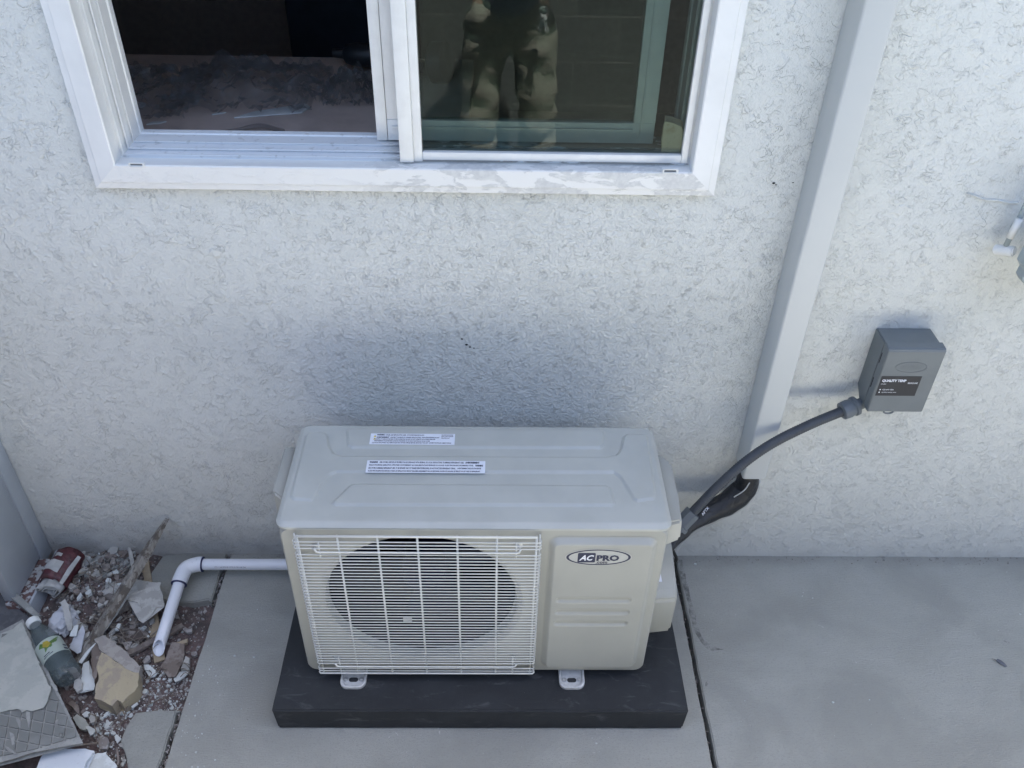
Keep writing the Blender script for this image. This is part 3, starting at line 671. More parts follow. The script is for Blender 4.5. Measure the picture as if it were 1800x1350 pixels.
bmesh.ops.recalc_face_normals(bm, faces=bm.faces[:]); bmesh.ops.bevel(bm, geom=bm.edges[:], offset=.006, segments=3, affect='EDGES'); vc = bmo('valve_cover', bm, M['ac_paint'], ac, angle=30)
# feet
for fx in (-.280, .2415):
    for fy, sgn in ((AF-.0395, 1), (AB+.035, -1)):
        bm = bmesh.new()
        w2 = .0305; pts = []
        # plate outline with rounded outer corners
        y_in = AF+.02 if sgn == 1 else AB-.02
        def pl(k): 
            r = .018; ww = w2-k; yo = fy+k*sgn
            c = [(fx-ww, y_in)]
            for i in range(7):
                a = R(180+90*i/6); c.append((fx-ww+r+r*math.cos(a), yo+sgn*(r+r*math.sin(a))))
            for i in range(7):
                a = R(270+90*i/6); c.append((fx+ww-r+r*math.cos(a), yo+sgn*(r+r*math.sin(a))))
            c.append((fx+ww, y_in)); return c
        prof = [(pl(0), .0835), (pl(0), .0915), (pl(.0022), .0935), (pl(.0045), .0925), (pl(.007), .0875)]
        Rg = [[bm.verts.new((x, y, z)) for x, y in c] for c, z in prof]; n = len(Rg[0])
        for A_, B_ in zip(Rg, Rg[1:]):
            for k in range(n-1): bm.faces.new((A_[k], A_[k+1], B_[k+1], B_[k]))
        bm.faces.new(Rg[-1]); bm.faces.new(Rg[0][::-1])
        box(bm, fx-.024, fx+.024, min(y_in, y_in+.02*sgn), max(y_in, y_in+.02*sgn), .0835, AZ0+.01)
        ft = bmo('foot', bm, M['bracket_paint'], ac, angle=35)
        if sgn == 1:
            bm = bmesh.new(); prism(bm, rrect(fx-.011, fx+.011, fy+.017, fy+.029, .0058, 5), lambda x, y: (x, y, .0880), lambda x, y: (x, y, .0878)); bmo('slot', bm, M['pad_rubber'], ft)
            for dx in (-.0185, .0185):
                bm = bmesh.new(); lathe(bm, [(.0062, 0), (.0062, .0012), (.0042, .0012), (.0042, .0045), (.003, .005)], (fx+dx, fy+.024, .0876), (0, 0, 1), 14); bmo('bolt', bm, M['zinc'], ft, angle=40)
# bar code sticker on valve cover, seen edge-on
bm = bmesh.new(); sl_ = lambda x, y: (x, y, .336+(y+.385)*.36+.0035)
bm.faces.new([bm.verts.new(sl_(*p)) for p in ((.4140, -.372), (.4400, -.372), (.4330, -.295), (.4140, -.295))]); rl_ = bmo('rating_label', bm, M['label_white'], vc)
bm = bmesh.new()
for k in range(6): bm.faces.new([bm.verts.new((p[0], p[1], p[2]+.0006)) for p in (sl_(.4175+k*.0026, -.362), sl_(.4175+k*.0026+.0014, -.362), sl_(.4175+k*.0026+.0014, -.335+k*.001), sl_(.4175+k*.0026, -.335+k*.001))])
bmo('print', bm, M['ink'], rl_)

# pad
bm = bmesh.new(); box(bm, -.4597, .511, -.5398, -.065, .001, .0825)
for v in bm.verts:
    if v.co.z < .01: v.co.x += .003 if v.co.x < 0 else -.003; v.co.y += .003 if v.co.y < -.3 else 0
bmesh.ops.bevel(bm, geom=bm.edges[:], offset=.004, segments=3, affect='EDGES')
bmesh.ops.subdivide_edges(bm, edges=[e for e in bm.edges if e.calc_length() > .2], cuts=24, use_grid_fill=True)
for v in bm.verts: v.co += noise.noise_vector(v.co*14)*.0009
pad = bmo('equipment_pad', bm, M['pad_rubber'], angle=30); tag(pad, 'black scuffed plastic equipment pad under the outdoor unit on the concrete', 'pad')

# ================================================================ LINE HIDE, CONDUIT, BOX
hx0, hx1, hy, hz0 = .6804, .7400, -.083, .392
lh = empty('line_cover', ((hx0+hx1)/2, 0, hz0), 'long beige square pipe cover running up the stucco wall beside the window', 'pipe cover')
def hpro(grow, z): 
    c = rrect(hx0-grow, hx1+grow, -.001, -hy+grow, .006, 4); return [(x, -yy, z) for x, yy in c]
def hide(z0, z1, grow, name):
    bm = bmesh.new(); A = [bm.verts.new(p) for p in hpro(grow, z0)]; B = [bm.verts.new(p) for p in hpro(grow, z1)]; n = len(A)
    C0 = [bm.verts.new((p[0]*.97+(hx0+hx1)/2*.03, p[1]*.97, z0)) for p in hpro(grow, z0)]; D0 = [bm.verts.new((v.co.x, v.co.y, z0+.08)) for v in C0]
    for k in range(n):
        bm.faces.new((A[k], A[(k+1) % n], B[(k+1) % n], B[k])); bm.faces.new((A[k], A[(k+1) % n], C0[(k+1) % n], C0[k])); bm.faces.new((C0[k], C0[(k+1) % n], D0[(k+1) % n], D0[k]))
    bm.faces.new(B); bm.faces.new(D0); return bmo(name, bm, M['hide_beige'], lh, angle=35)
hide(hz0, 2.69, 0, 'duct')
# insulated line set under the cover
ls = empty('line_set', (.62, -.07, .3), 'black taped insulated pipe bundle hanging below the beige pipe cover', 'pipe bundle')
def P3(*a): return [at(u, v, Y_, y) for u, v, y in a]
bm = bmesh.new()
path = smooth_path([(.710, -.046, .44)]+P3((1313, 848, -.050), (1301, 866, -.055), (1275, 886, -.07), (1244, 902, -.09), (1214, 920, -.12), (1191, 943, -.16), (1170, 968, -.20)), 6)
rr_ = [.022, .029, .033, .031, .026, .022, .018, .015]
tube(bm, path, [rr_[min(7, i//6)]*(1-(i % 6)/6)+rr_[min(7, i//6+1)]*((i % 6)/6) for i in range(len(path))], 18)
bmesh.ops.subdivide_edges(bm, edges=[e for e in bm.edges if e.calc_length() > .006], cuts=1)
for v in bm.verts: v.co += noise.noise_vector(v.co*34)*.0035
bun = bmo('wrapped_bundle', bm, M['black_tape'], ls, smooth=True)
bm = bmesh.new(); tube(bm, smooth_path([(.728, -.02, .46)]+P3((1325, 848, -.035), (1312, 872, -.045), (1290, 886, -.05), (1262, 893, -.06), (1235, 905, -.07)), 6), .0085, 12); bmo('suction_pipe', bm, M['black_rubber'], ls, smooth=True)
bm = bmesh.new(); tube(bm, smooth_path(P3((1318, 848, -.075), (1308, 862, -.082), (1290, 874, -.085)), 6), .0016, 8); bmo('tape_edge', bm, M['painted_hose'], ls, smooth=True)
p = at(1236, 907, Y_, -.128); text('tape_print', 'AFTX', M['label_white'], bun, .026, .007, Matrix.Translation(p) @ CM.to_4x4() @ Matrix.Rotation(R(52), 4, 'Z'), 0, .02)
bm = bmesh.new(); tube(bm, smooth_path(P3((1178, 990, -.03), (1186, 966, -.022), (1204, 944, -.02), (1234, 924, -.02), (1266, 908, -.02), (1298, 892, -.016), (1324, 868, -.010), (1330, 846, -.010)), 8), .0105, 12)
tag(bmo('drain_hose', bm, M['painted_hose'], smooth=True), 'pale grey painted hose curving below the black pipe bundle', 'hose')
bm = bmesh.new(); tube(bm, smooth_path(P3((1172, 935, -.20), (1176, 952, -.19), (1184, 970, -.19), (1189, 982, -.19), (1186, 986, -.19), (1179, 976, -.195), (1172, 956, -.21)), 8), .0042, 10)
tag(bmo('control_cable', bm, M['black_rubber'], smooth=True), 'short black cable loop hanging beside the upper right side of the unit', 'cable')
# disconnect box
db = empty('disconnect_box', (.985, -.04, .62), 'grey electrical disconnect box with a dark sticker on the stucco wall', 'electrical box')
bx0, bx1, bz0, bz1 = .934, 1.062, .6155, .803
bm = bmesh.new(); prism(bm, [(0, bz0+.022), (-.002, bz0+.022), (-.030, bz0), (-.060, bz0), (-.060, bz1), (0, bz1)], lambda y, z: (bx0, y, z), lambda y, z: (bx1, y, z))
bmesh.ops.recalc_face_normals(bm, faces=bm.faces[:]); bmesh.ops.bevel(bm, geom=bm.edges[:], offset=.0025, segments=2, affect='EDGES'); bmo('box_body', bm, M['grey_box'], db, angle=30)
fy = -.088
bm = bmesh.new(); prism(bm, [(-.0605, bz0+.006), (fy, bz0+.006), (fy, bz1-.003), (fy+.004, bz1+.002), (-.0605, bz1+.004)], lambda y, z: (bx0-.0015, y, z), lambda y, z: (bx1+.003, y, z))
bmesh.ops.recalc_face_normals(bm, faces=bm.faces[:]); bmesh.ops.bevel(bm, geom=bm.edges[:], offset=.002, segments=2, affect='EDGES'); cov = bmo('cover', bm, M['grey_box'], db, angle=30)
fc = fy-.0004
bm = bmesh.new()
ecx, ecz = .998, .755
tube(bm, [(ecx+.036*math.cos(t), fc, ecz+.0145*math.sin(t)) for t in [2*math.pi*k/40 for k in range(41)]], .0005, 6); 
emb = bmo('embossed_logo', bm, M['grey_box'], cov, smooth=True)
text('embossed_letters', 'AC PRO', M['grey_box'], emb, .044, .012, facing(ecx-.022, ecz-.006, fc-.0003), 0, .01)
sk = boxo('sticker', .938, 1.031, fc-.0006, fc, .672, .729, M['sticker_dark'], cov)
def stx(s, x, z, w_, h_, b=0, mt='label_white'): text('print', s, M[mt], sk, w_, h_, facing(x, z, fc-.0012), 0, b)
stx('QUALITY TEMP', .942, .712, .056, .0085, .05); stx('HVAC', .942, .7055, .012, .003, 0); stx('SERVICE LINE', 1.003, .708, .023, .0042, .02)
stx('626-640-1800', .950, .6885, .026, .004, 0); stx('quality-temp.com', .950, .6805, .034, .004, 0)
bm = bmesh.new()
for z in (.6905, .6825): bm.faces.new([bm.verts.new((.9445+.0018*math.cos(t), fc-.0012, z+.0018*math.sin(t))) for t in [2*math.pi*k/12 for k in range(12)]])
bmo('print_dots', bm, M['label_white'], sk)
bm = bmesh.new(); tube(bm, [(.985+.011*math.cos(t), fy+.002+.004*0, bz0+.006+.006*math.sin(t)) for t in [2*math.pi*k/20 for k in range(21)]], .0022, 6); bmo('latch', bm, M['grey_box'], cov, smooth=True)
for zz in (.765, .695): boxo('slot', bx0-.0022, bx0-.0016, -.068, -.0655, zz-.014, zz+.014, M['slot_dark'], cov)
# conduit
cdt = empty('conduit', (.91, -.05, .6), 'dark grey flexible conduit curving from the electrical box down to the unit', 'conduit')
cp = smooth_path(P3((1497, 716, -.050), (1470, 727, -.062), (1420, 748, -.090), (1360, 778, -.118), (1310, 812, -.140), (1262, 855, -.165), (1225, 893, -.190), (1203, 916, -.205)), 44)
bm = bmesh.new(); rings_ = tube(bm, cp, [.0118+.0006*math.cos(i*math.pi/1.5) for i in range(len(cp))], 16); bmo('flexible_tube', bm, M['conduit_grey'], cdt, smooth=True)
bm = bmesh.new()
d = (cp[-1]-cp[-12]).normalized(); lathe(bm, [(.0205, -.030), (.0205, .012), (.024, .013), (.024, .022), (.015, .023), (.015, .04)], cp[-1], d, 8); bmo('fitting', bm, M['fitting_grey'], cdt, angle=25)
d = (cp[0]-cp[12]).normalized(); bm = bmesh.new(); lathe(bm, [(.0175, -.028), (.0215, -.026), (.0225, -.008), (.0205, .002), (.024, .004), (.024, .012), (.014, .014), (.014, .035)], cp[0], d, 16); bmo('fitting', bm, M['fitting_grey'], cdt, angle=35)

# ================================================================ METER at the right edge
mt_ = empty('gas_meter', (1.34, -.12, .9), 'grey green utility meter half out of view on the right of the wall', 'meter')
mp = [at(u, v, Y_, -.12) for u, v in [(1794, 482), (1806, 512), (1830, 535), (1900, 540), (1960, 440), (1900, 385), (1845, 385), (1812, 445)]]
bm = bmesh.new(); prism(bm, [(p.x, p.z) for p in mp], lambda x, z: (x, -.135, z), lambda x, z: (x, -.07, z)); bmesh.ops.recalc_face_normals(bm, faces=bm.faces[:]); bmesh.ops.bevel(bm, geom=bm.edges[:], offset=.018, segments=4, affect='EDGES')
bmo('meter_body', bm, M['meter_paint'], mt_, angle=30)
bm = bmesh.new(); a, b = P3((1748, 438, -.028), (1784, 442, -.060)); tube(bm, [a, b], .0115, 16); bmesh.ops.bevel(bm, geom=[e for e in bm.edges if len([f for f in e.link_faces if len(f.verts) > 4])], offset=.003, segments=2, affect='EDGES'); bmo('pipe_stub', bm, M['vinyl'], mt_, angle=40)
bm = bmesh.new(); tube(bm, P3((1768, 432, -.045), (1782, 405, -.045), (1808, 350, -.045), (1840, 270, -.045)), .0055, 10); bmo('riser', bm, M['meter_paint'], mt_, smooth=True)
bm = bmesh.new(); tube(bm, P3((1775, 418, -.052), (1792, 385, -.052)), .0075, 10); bmo('riser_collar', bm, M['vinyl'], mt_, smooth=True)

# ================================================================ WHITE DRAIN PIPE
dp = empty('drain_pipe', (-.78, -.1, .03), 'white plastic elbow drain pipe ending over the rubble left of the unit', 'pipe')
zr = .045
e0 = at(497, 992, Z_, zr); e1 = at(345, 992, Z_, zr); e2 = at(318, 1016, Z_, zr-.004); e3 = at(279, 1138, Z_, .006)
r = .0155
bm = bmesh.new(); tube(bm, [e0+Vector((.25, 0, 0)), e1], r, 24); bmo('long_pipe', bm, M['pvc'], dp, angle=50)
bm = bmesh.new(); d1 = (e0-e1).normalized(); d2 = (e3-e2).normalized()
el = smooth_path([e1+d1*.018, e1+d1*.004, e1.lerp(e2, .5)+(e1+e2-(e1+d1*.02)-(e2+d2*.02))*.42, e2+d2*.004, e2+d2*.018], 6)
tube(bm, el, .0205, 24); bmo('elbow', bm, M['pvc'], dp, angle=50)
for c_, d_ in ((e1+d1*.018, d1), (e2+d2*.018, d2)):
    bm = bmesh.new(); lathe(bm, [(.0158, 0), (.0212, -.0008), (.0212, .0014), (.0158, .002)], c_, d_, 24, cap=False); bmo('primer_ring', bm, M['primer'], dp, smooth=True)
bm = bmesh.new(); R0 = tube(bm, [e2, e2.lerp(e3, .5), e3], r, 28, cap=False)
for v in R0[-1]: v.co -= d2*(v.co.z-e3.z)*1.15
R1 = [bm.verts.new(e3+(v.co-e3)*.80) for v in R0[-1]]; R2 = [bm.verts.new(e3+(v.co-e3)*.80-d2*.12) for v in R0[-1]]
n = len(R1)
for k in range(n):
    bm.faces.new((R0[-1][k], R0[-1][(k+1) % n], R1[(k+1) % n], R1[k])); bm.faces.new((R1[k], R1[(k+1) % n], R2[(k+1) % n], R2[k]))
bm.faces.new(R2); bmo('short_pipe', bm, M['pvc'], dp, angle=50)
bm = bmesh.new()   # printed line on the pipe
text('pipe_print', 'PVC-1120 SCH 40 ASTM D1785 NSF-PW', M['ink'], dp, .085, .0032, Matrix.Translation((e1.x+.055, e1.y-.0148, zr+.0045)) @ Matrix.Rotation(R(70), 4, 'X'), 0, .0)

# ================================================================ WHITE PANEL at the left edge
pn = empty('white_panel', (-1.2, -.1, 0), 'tall white metal panel with a dirty ledge standing against the wall at the far left', 'panel')
boxo('panel_flange', -1.235, -1.2, -.0505, -.002, .012, 1.3, M['white_enamel'], pn, .0015)
boxo('panel_sheet', -1.236, -1.2055, -.20, -.0512, .04, 1.3, M['white_enamel'], pn, .001)
boxo('panel_foot', -1.236, -1.172, -.205, -.0513, -.05, .034, M['old_lip'], pn, .001)
boxo('panel_lip', -1.1718, -1.165, -.212, -.025, -.06, .040, M['white_enamel'], pn, .001)
pts = [at(u, v, Z_, .05) for u, v in [(0, 1024), (30, 1044), (50, 1062), (72, 1084), (66, 1090), (0, 1036)]]
bm = bmesh.new(); prism(bm, [(p.x, p.y) for p in pts], lambda x, y: (x, y, .055), lambda x, y: (x, y, .043)); tag(bmo('wood_strip', bm, M['paint_chip_grey']), 'thin pale edging strip across the bottom of the white panel', 'strip')

# ================================================================ RUBBLE
def plate(name, px, z, th, mt, label, cat, tilt=(0, 0), group=None, parent=None, amp=.0012, smoothb=False, cuts=2):
    """irregular slab whose outline was surveyed on the plane at height z"""
    P = [at(u, v, Z_, z) for u, v in px]; c = sum(P, Vector())/len(P); out = []
    for i, a in enumerate(P):
        b = P[(i+1) % len(P)]; k = max(1, int((b-a).length/.008))
        for j in range(k):
            q_ = a.lerp(b, j/k)
            if j: q_ += Vector((random.uniform(-1, 1), random.uniform(-1, 1), 0))*amp
            out.append((q_.x, q_.y))
    bm = bmesh.new(); prism(bm, out, lambda x, y: (x, y, 0), lambda x, y: (c.x+(x-c.x)*.97, c.y+(y-c.y)*.97, -th))
    bmesh.ops.triangulate(bm, faces=[f for f in bm.faces if len(f.verts) > 4], ngon_method='EAR_CLIP')
    for v in bm.verts:
        n = noise.noise(Vector((v.co.x*40, v.co.y*40, z*90)))*amp*1.6
        v.co.z += z+(v.co.x-c.x)*tilt[0]+(v.co.y-c.y)*tilt[1]+n
    o = bmo(name, bm, mt, parent, angle=35)
    return tag(o, label, cat, group) if not parent else o
# long batten
def bar(name, a, b, w_, h_, mt, label, cat, taper=.6, seg=26, amp=.0012, roll=0):
    a, b = Vector(a), Vector(b); d = (b-a).normalized(); s = d.cross(Vector((0, 0, 1))).normalized(); u = s.cross(d)
    s, u = s*math.cos(roll)+u*math.sin(roll), u*math.cos(roll)-s*math.sin(roll)
    bm = bmesh.new(); prev = None
    for i in range(seg+1):
        t = i/seg; p = a.lerp(b, t); k = 1 if t < .75 else 1-(1-taper)*(t-.75)/.25
        ring = []
        for sx_, sz_ in ((-1, -1), (1, -1), (1.1, 0), (1, 1), (0, 1.08), (-1, 1)):
            co = p+s*sx_*w_/2*k+u*sz_*h_/2*k; co += noise.noise_vector(co*55)*amp; ring.append(bm.verts.new(co))
        if prev:
            for k_ in range(6): bm.faces.new((prev[k_], prev[(k_+1) % 6], ring[(k_+1) % 6], ring[k_]))
        else: bm.faces.new(ring[::-1])
        prev = ring
    bm.faces.new(prev)
    return tag(bmo(name, bm, mt, angle=28), label, cat)
bt_ = bar('wood_batten', at(136, 1170, Z_, -.005), at(294, 912, Y_, -.012), .024, .020, M['stick_wood'], 'long weathered wooden batten leaning diagonally across the rubble', 'wooden batten', .35, 40, .0009, roll=.5)
st_ = bar('paint_streak', at(141, 1166, Z_, .012), at(226, 1046, Z_, .045), .009, .004, M['plaster'], '', '', .4, 30, .0016); st_.parent = bt_
bar('lath', at(281, 1163, Z_, -.020), at(252, 985, Z_, .006), .026, .005, M['lath_tan'], 'clean tan wooden lath under the end of the white pipe', 'lath', 1, 12, .0004)
bar('lath', at(222, 1152, Z_, -.006), at(322, 1100, Z_, -.010), .016, .010, M['grey_wood'], 'short grey wooden offcut crossing under the white pipe', 'lath', .9, 14, .0008)
bar('lath', at(237, 1010, Z_, .03), at(227, 962, Y_, -.01), .010, .004, M['paint_chip'], 'thin pale lath sliver standing against the wall base', 'lath', .5, 10, .0005)
# torn paint sheets and bark
plate('paint_sheet', [(193, 1044), (172, 1040), (165, 1030), (177, 1022), (205, 1025), (232, 1018), (262, 1027), (285, 1029), (281, 1036), (255, 1040), (230, 1050)], .030, .003, M['paint_chip'], 'curled grey paint sheet under the middle of the batten', 'paint sheet', (.1, .2), amp=.003)
plate('paint_sheet', [(230, 1046), (254, 1038), (280, 1029), (282, 1036), (286, 1044), (288, 1064), (275, 1066), (266, 1078), (250, 1092), (242, 1088), (250, 1075), (243, 1060), (232, 1058), (224, 1056)], .040, .004, M['paint_chip'], 'large torn pale grey paint sheet lying on the tan lath', 'paint sheet', (-.1, .1), amp=.002)
plate('paint_sheet', [(231, 1066), (244, 1057), (253, 1070), (243, 1084), (234, 1082)], .018, .003, M['slate'], 'small dark slate grey flake below the torn paint sheet', 'paint sheet', amp=.001)
for i, (a, b, wd, lab) in enumerate([((168, 1075), (205, 1068), .022, 'flaky bark strip left of the batten'), ((200, 1078), (232, 1062), .026, 'frayed bark strip right of the batten'), ((163, 1052), (205, 1046), .022, 'knobbly pale bark lump above the frayed strips'), ((142, 1048), (158, 1040), .016, 'small pale bark end lying near the rolled bag')]):
    bar('bark_strip', at(*a, Z_, .005), at(*b, Z_, .02), wd, .012, M['bark'], lab, 'bark', .7, 16, .0045, .3)
# rolled-up printed bag
rb = empty('rolled_bag', at(100, 1010, Z_, 0), 'rolled-up dark red and white paper bag by the foot of the white panel', 'paper bag')
p0 = at(91, 1031, Z_, .050); p1 = at(121, 985, Z_, .060); ax_ = (p1-p0).normalized(); sd = ax_.cross(Vector((0, 0, 1))).normalized(); upv = sd.cross(ax_)
def spiral(r0, r1, turns, y0, y1, th, wob, name, mt, ph=0, seed=0):
    bm = bmesh.new(); k = int(turns*40); A = []
    for i in range(k+1):
        t = i/k; a = ph+t*turns*2*math.pi; r = r0+(r1-r0)*t
        r *= 1+wob*noise.noise(Vector((math.cos(a)*1.3, math.sin(a)*1.3, seed+t)))
        row = []
        for j in range(7):
            f = y0+(y1-y0)*j/6; q_ = p0+ax_*(f+.004*math.sin(a*2+j))+sd*math.cos(a)*r*1.05+upv*math.sin(a)*r*.86
            q_ += noise.noise_vector(q_*45)*.004+noise.noise_vector(q_*20)*.009; row.append(bm.verts.new(q_))
        A.append(row)
    for a_, b_ in zip(A, A[1:]):
        for j in range(6): bm.faces.new((a_[j], a_[j+1], b_[j+1], b_[j]))
    o = bmo(name, bm, mt, rb, smooth=True, recalc=False); m_ = o.modifiers.new('s', 'SOLIDIFY'); m_.thickness = th; return o
spiral(.014, .034, 2.6, -.014, .085, .0024, .35, 'inner_roll', M['bag_white'], seed=2)
spiral(.036, .041, 1.25, .006, .100, .0016, .18, 'outer_sleeve', M['bag_print'], ph=1.2, seed=5)
def strip_on(a0, a1, y0, y1, mt, name='printed_panel', rr0=.0442):
    bm = bmesh.new(); A = []
    for i in range(9):
        a = a0+(a1-a0)*i/8; A.append([bm.verts.new(p0+ax_*f+sd*math.cos(a)*rr0*1.05+upv*math.sin(a)*rr0*.88) for f in (y0, (y0+y1)/2, y1)])
        for v_q in A[-1]: v_q.co += noise.noise_vector(v_q.co*45)*.004+noise.noise_vector(v_q.co*20)*.009
    for a_, b_ in zip(A, A[1:]):
        for j in range(2): bm.faces.new((a_[j], a_[j+1], b_[j+1], b_[j]))
    bmo(name, bm, mt, rb, smooth=True)
strip_on(R(66), R(128), .026, .054, M['bag_white']); strip_on(R(30), R(44), .006, .088, M['bag_white']); strip_on(R(84), R(122), .070, .082, M['bag_white'])
crumple('plastic_wrap', at(141, 992, Z_, .03), (.022, .034, .020), M['bag_white'], 'crumpled pale printed wrapper to the right of the rolled bag', 'wrapper', 5, .8, .5)
# crumpled pale cup / cloth pile beside the bottle
crumple('paper_cup', at(112, 1092, Z_, .012), (.034, .040, .022), M['cup_white'], 'crushed bluish white paper cup beside the bottle', 'paper cup', 2, .8, .35)
plate('paint_flake', [(109, 1062), (117, 1058), (122, 1066), (126, 1090), (124, 1102), (117, 1104), (113, 1085)], .045, .004, M['paint_chip'], 'rounded pale green-grey flake standing on the crushed cup', 'paint flake', (0, .3))
plate('paint_flake', [(128, 1120), (145, 1098), (150, 1110), (143, 1148), (136, 1150), (121, 1138)], .022, .003, M['cup_white'], 'bluish white curved shard between cup and batten', 'paint flake', (.2, 0))
plate('paint_flake', [(122, 1118), (130, 1100), (138, 1098), (134, 1118)], .03, .003, M['plaster'], 'narrow pale shard below the crushed cup', 'paint flake')
# chunk of layered render
ck = empty('concrete_chunk', at(205, 1180, Z_, -.03), 'tan broken concrete chunk with a grey broken edge in the middle of the rubble', 'rubble chunk')
plate('chunk_face', [(180, 1150), (200, 1163), (228, 1180), (245, 1184), (243, 1206), (236, 1215), (225, 1222), (214, 1234), (205, 1228), (196, 1238), (183, 1232), (165, 1226), (168, 1206), (174, 1190), (170, 1175)], .030, .045, M['chunk_tan'], '', '', (0, .12), parent=ck, amp=.002)
plate('chunk_edge', [(166, 1124), (182, 1117), (198, 1128), (222, 1145), (246, 1172), (243, 1182), (227, 1178), (200, 1160), (179, 1146)], .034, .050, M['chunk_face'], '', '', (0, .05), parent=ck, amp=.0015)
plate('chunk_base', [(164, 1120), (178, 1135), (182, 1150), (172, 1178), (166, 1200), (162, 1188), (160, 1150)], .022, .045, M['chunk_brown'], '', '', parent=ck, amp=.002)
plate('plaster_shard', [(146, 1166), (156, 1161), (158, 1185), (168, 1196), (165, 1212), (150, 1214), (140, 1218), (142, 1195)], .008, .004, M['plaster'], 'white green tinged plaster shard left of the tan chunk', 'plaster shard')
plate('plaster_shard', [(130, 1196), (138, 1190), (145, 1200), (144, 1212), (135, 1217), (129, 1208)], .016, .010, M['paint_chip'], 'small rounded pale stone left of the white shard', 'stone', (.1, 0))
plate('wood_offcut', [(117, 1176), (130, 1172), (142, 1184), (139, 1190), (131, 1192)], .020, .012, M['rubble_grey'], 'small grey offcut below the bottle', 'offcut')
# glazed tile sheet with mortar
ts = empty('tile_sheet', at(60, 1250, Z_, .03), 'broken sheet of small grey tiles half covered with pale mortar', 'tile sheet')
TZ = .050
sheet = [(40, 1088), (146, 1306), (60, 1322), (-60, 1360), (-80, 1120), (0, 1110)]
plate('tile_backing', sheet, TZ, .014, M['grout'], '', '', parent=ts, amp=.0004)
def clip(P, C):
    out = [tuple(p) for p in P]
    for i in range(len(C)):
        a, b = C[i], C[(i+1) % len(C)]; inp_ = out; out = []
        f = lambda p: (b[0]-a[0])*(p[1]-a[1])-(b[1]-a[1])*(p[0]-a[0])
        for k in range(len(inp_)):
            p, q_ = inp_[k-1], inp_[k]; fp, fq = f(p), f(q_)
            if (fp > 0) != (fq > 0): t = fp/(fp-fq); out.append((p[0]+(q_[0]-p[0])*t, p[1]+(q_[1]-p[1])*t))
            if fq > 0: out.append(q_)
    return out
sheet_in = [(36, 1096), (140, 1302), (60, 1318), (-60, 1354), (-76, 1124), (0, 1116)]
bm = bmesh.new(); o0 = np.array([37.8, 1263.2]); ga = np.array([19.8, 3.9]); gb = np.array([-3.6, 20.2]); cnt = 0
for i in range(-8, 12):
    for j in range(-10, 8):
        c0 = o0+ga*i+gb*j; cs = [c0+ga*a_+gb*b_ for a_, b_ in ((.07, .07), (.93, .07), (.93, .93), (.07, .93))]
        cs = clip(cs, sheet_in)
        if len(cs) > 2:
            P = [at(c_[0], c_[1], Z_, TZ) for c_ in cs]; zz = TZ+.0030+random.uniform(-.0004, .0004)
            t_ = [bm.verts.new((p.x, p.y, zz)) for p in P]; b_ = [bm.verts.new((p.x, p.y, TZ-.001)) for p in P]; bm.faces.new(t_)
            for k in range(len(t_)): bm.faces.new((t_[k], t_[(k+1) % len(t_)], b_[(k+1) % len(t_)], b_[k]))
bmo('tiles', bm, M['tile'], ts)
plate('mortar_skim', [(38, 1094), (60, 1140), (66, 1160), (78, 1188), (90, 1212), (84, 1232), (76, 1244), (66, 1247), (56, 1250), (47, 1248), (38, 1252), (30, 1246), (0, 1252), (-50, 1258), (-60, 1130), (0, 1122), (14, 1112)], TZ+.008, .007, M['mortar'], '', '', parent=ts, amp=.002)
for s_ in ([(88, 1200), (98, 1204), (102, 1214), (98, 1216)], [(46, 1250), (53, 1252), (54, 1268), (50, 1280), (47, 1266)], [(28, 1262), (37, 1266), (35, 1284)], [(16, 1286), (24, 1290), (26, 1308), (21, 1310)], [(4, 1306), (14, 1314), (30, 1324), (27, 1326), (14, 1320)], [(96, 1268), (102, 1264), (101, 1276)], [(104, 1290), (110, 1288), (107, 1298)]):
    plate('mortar_splash', s_, TZ+.0042, .0012, M['grout'], '', '', parent=ts, amp=.0015)
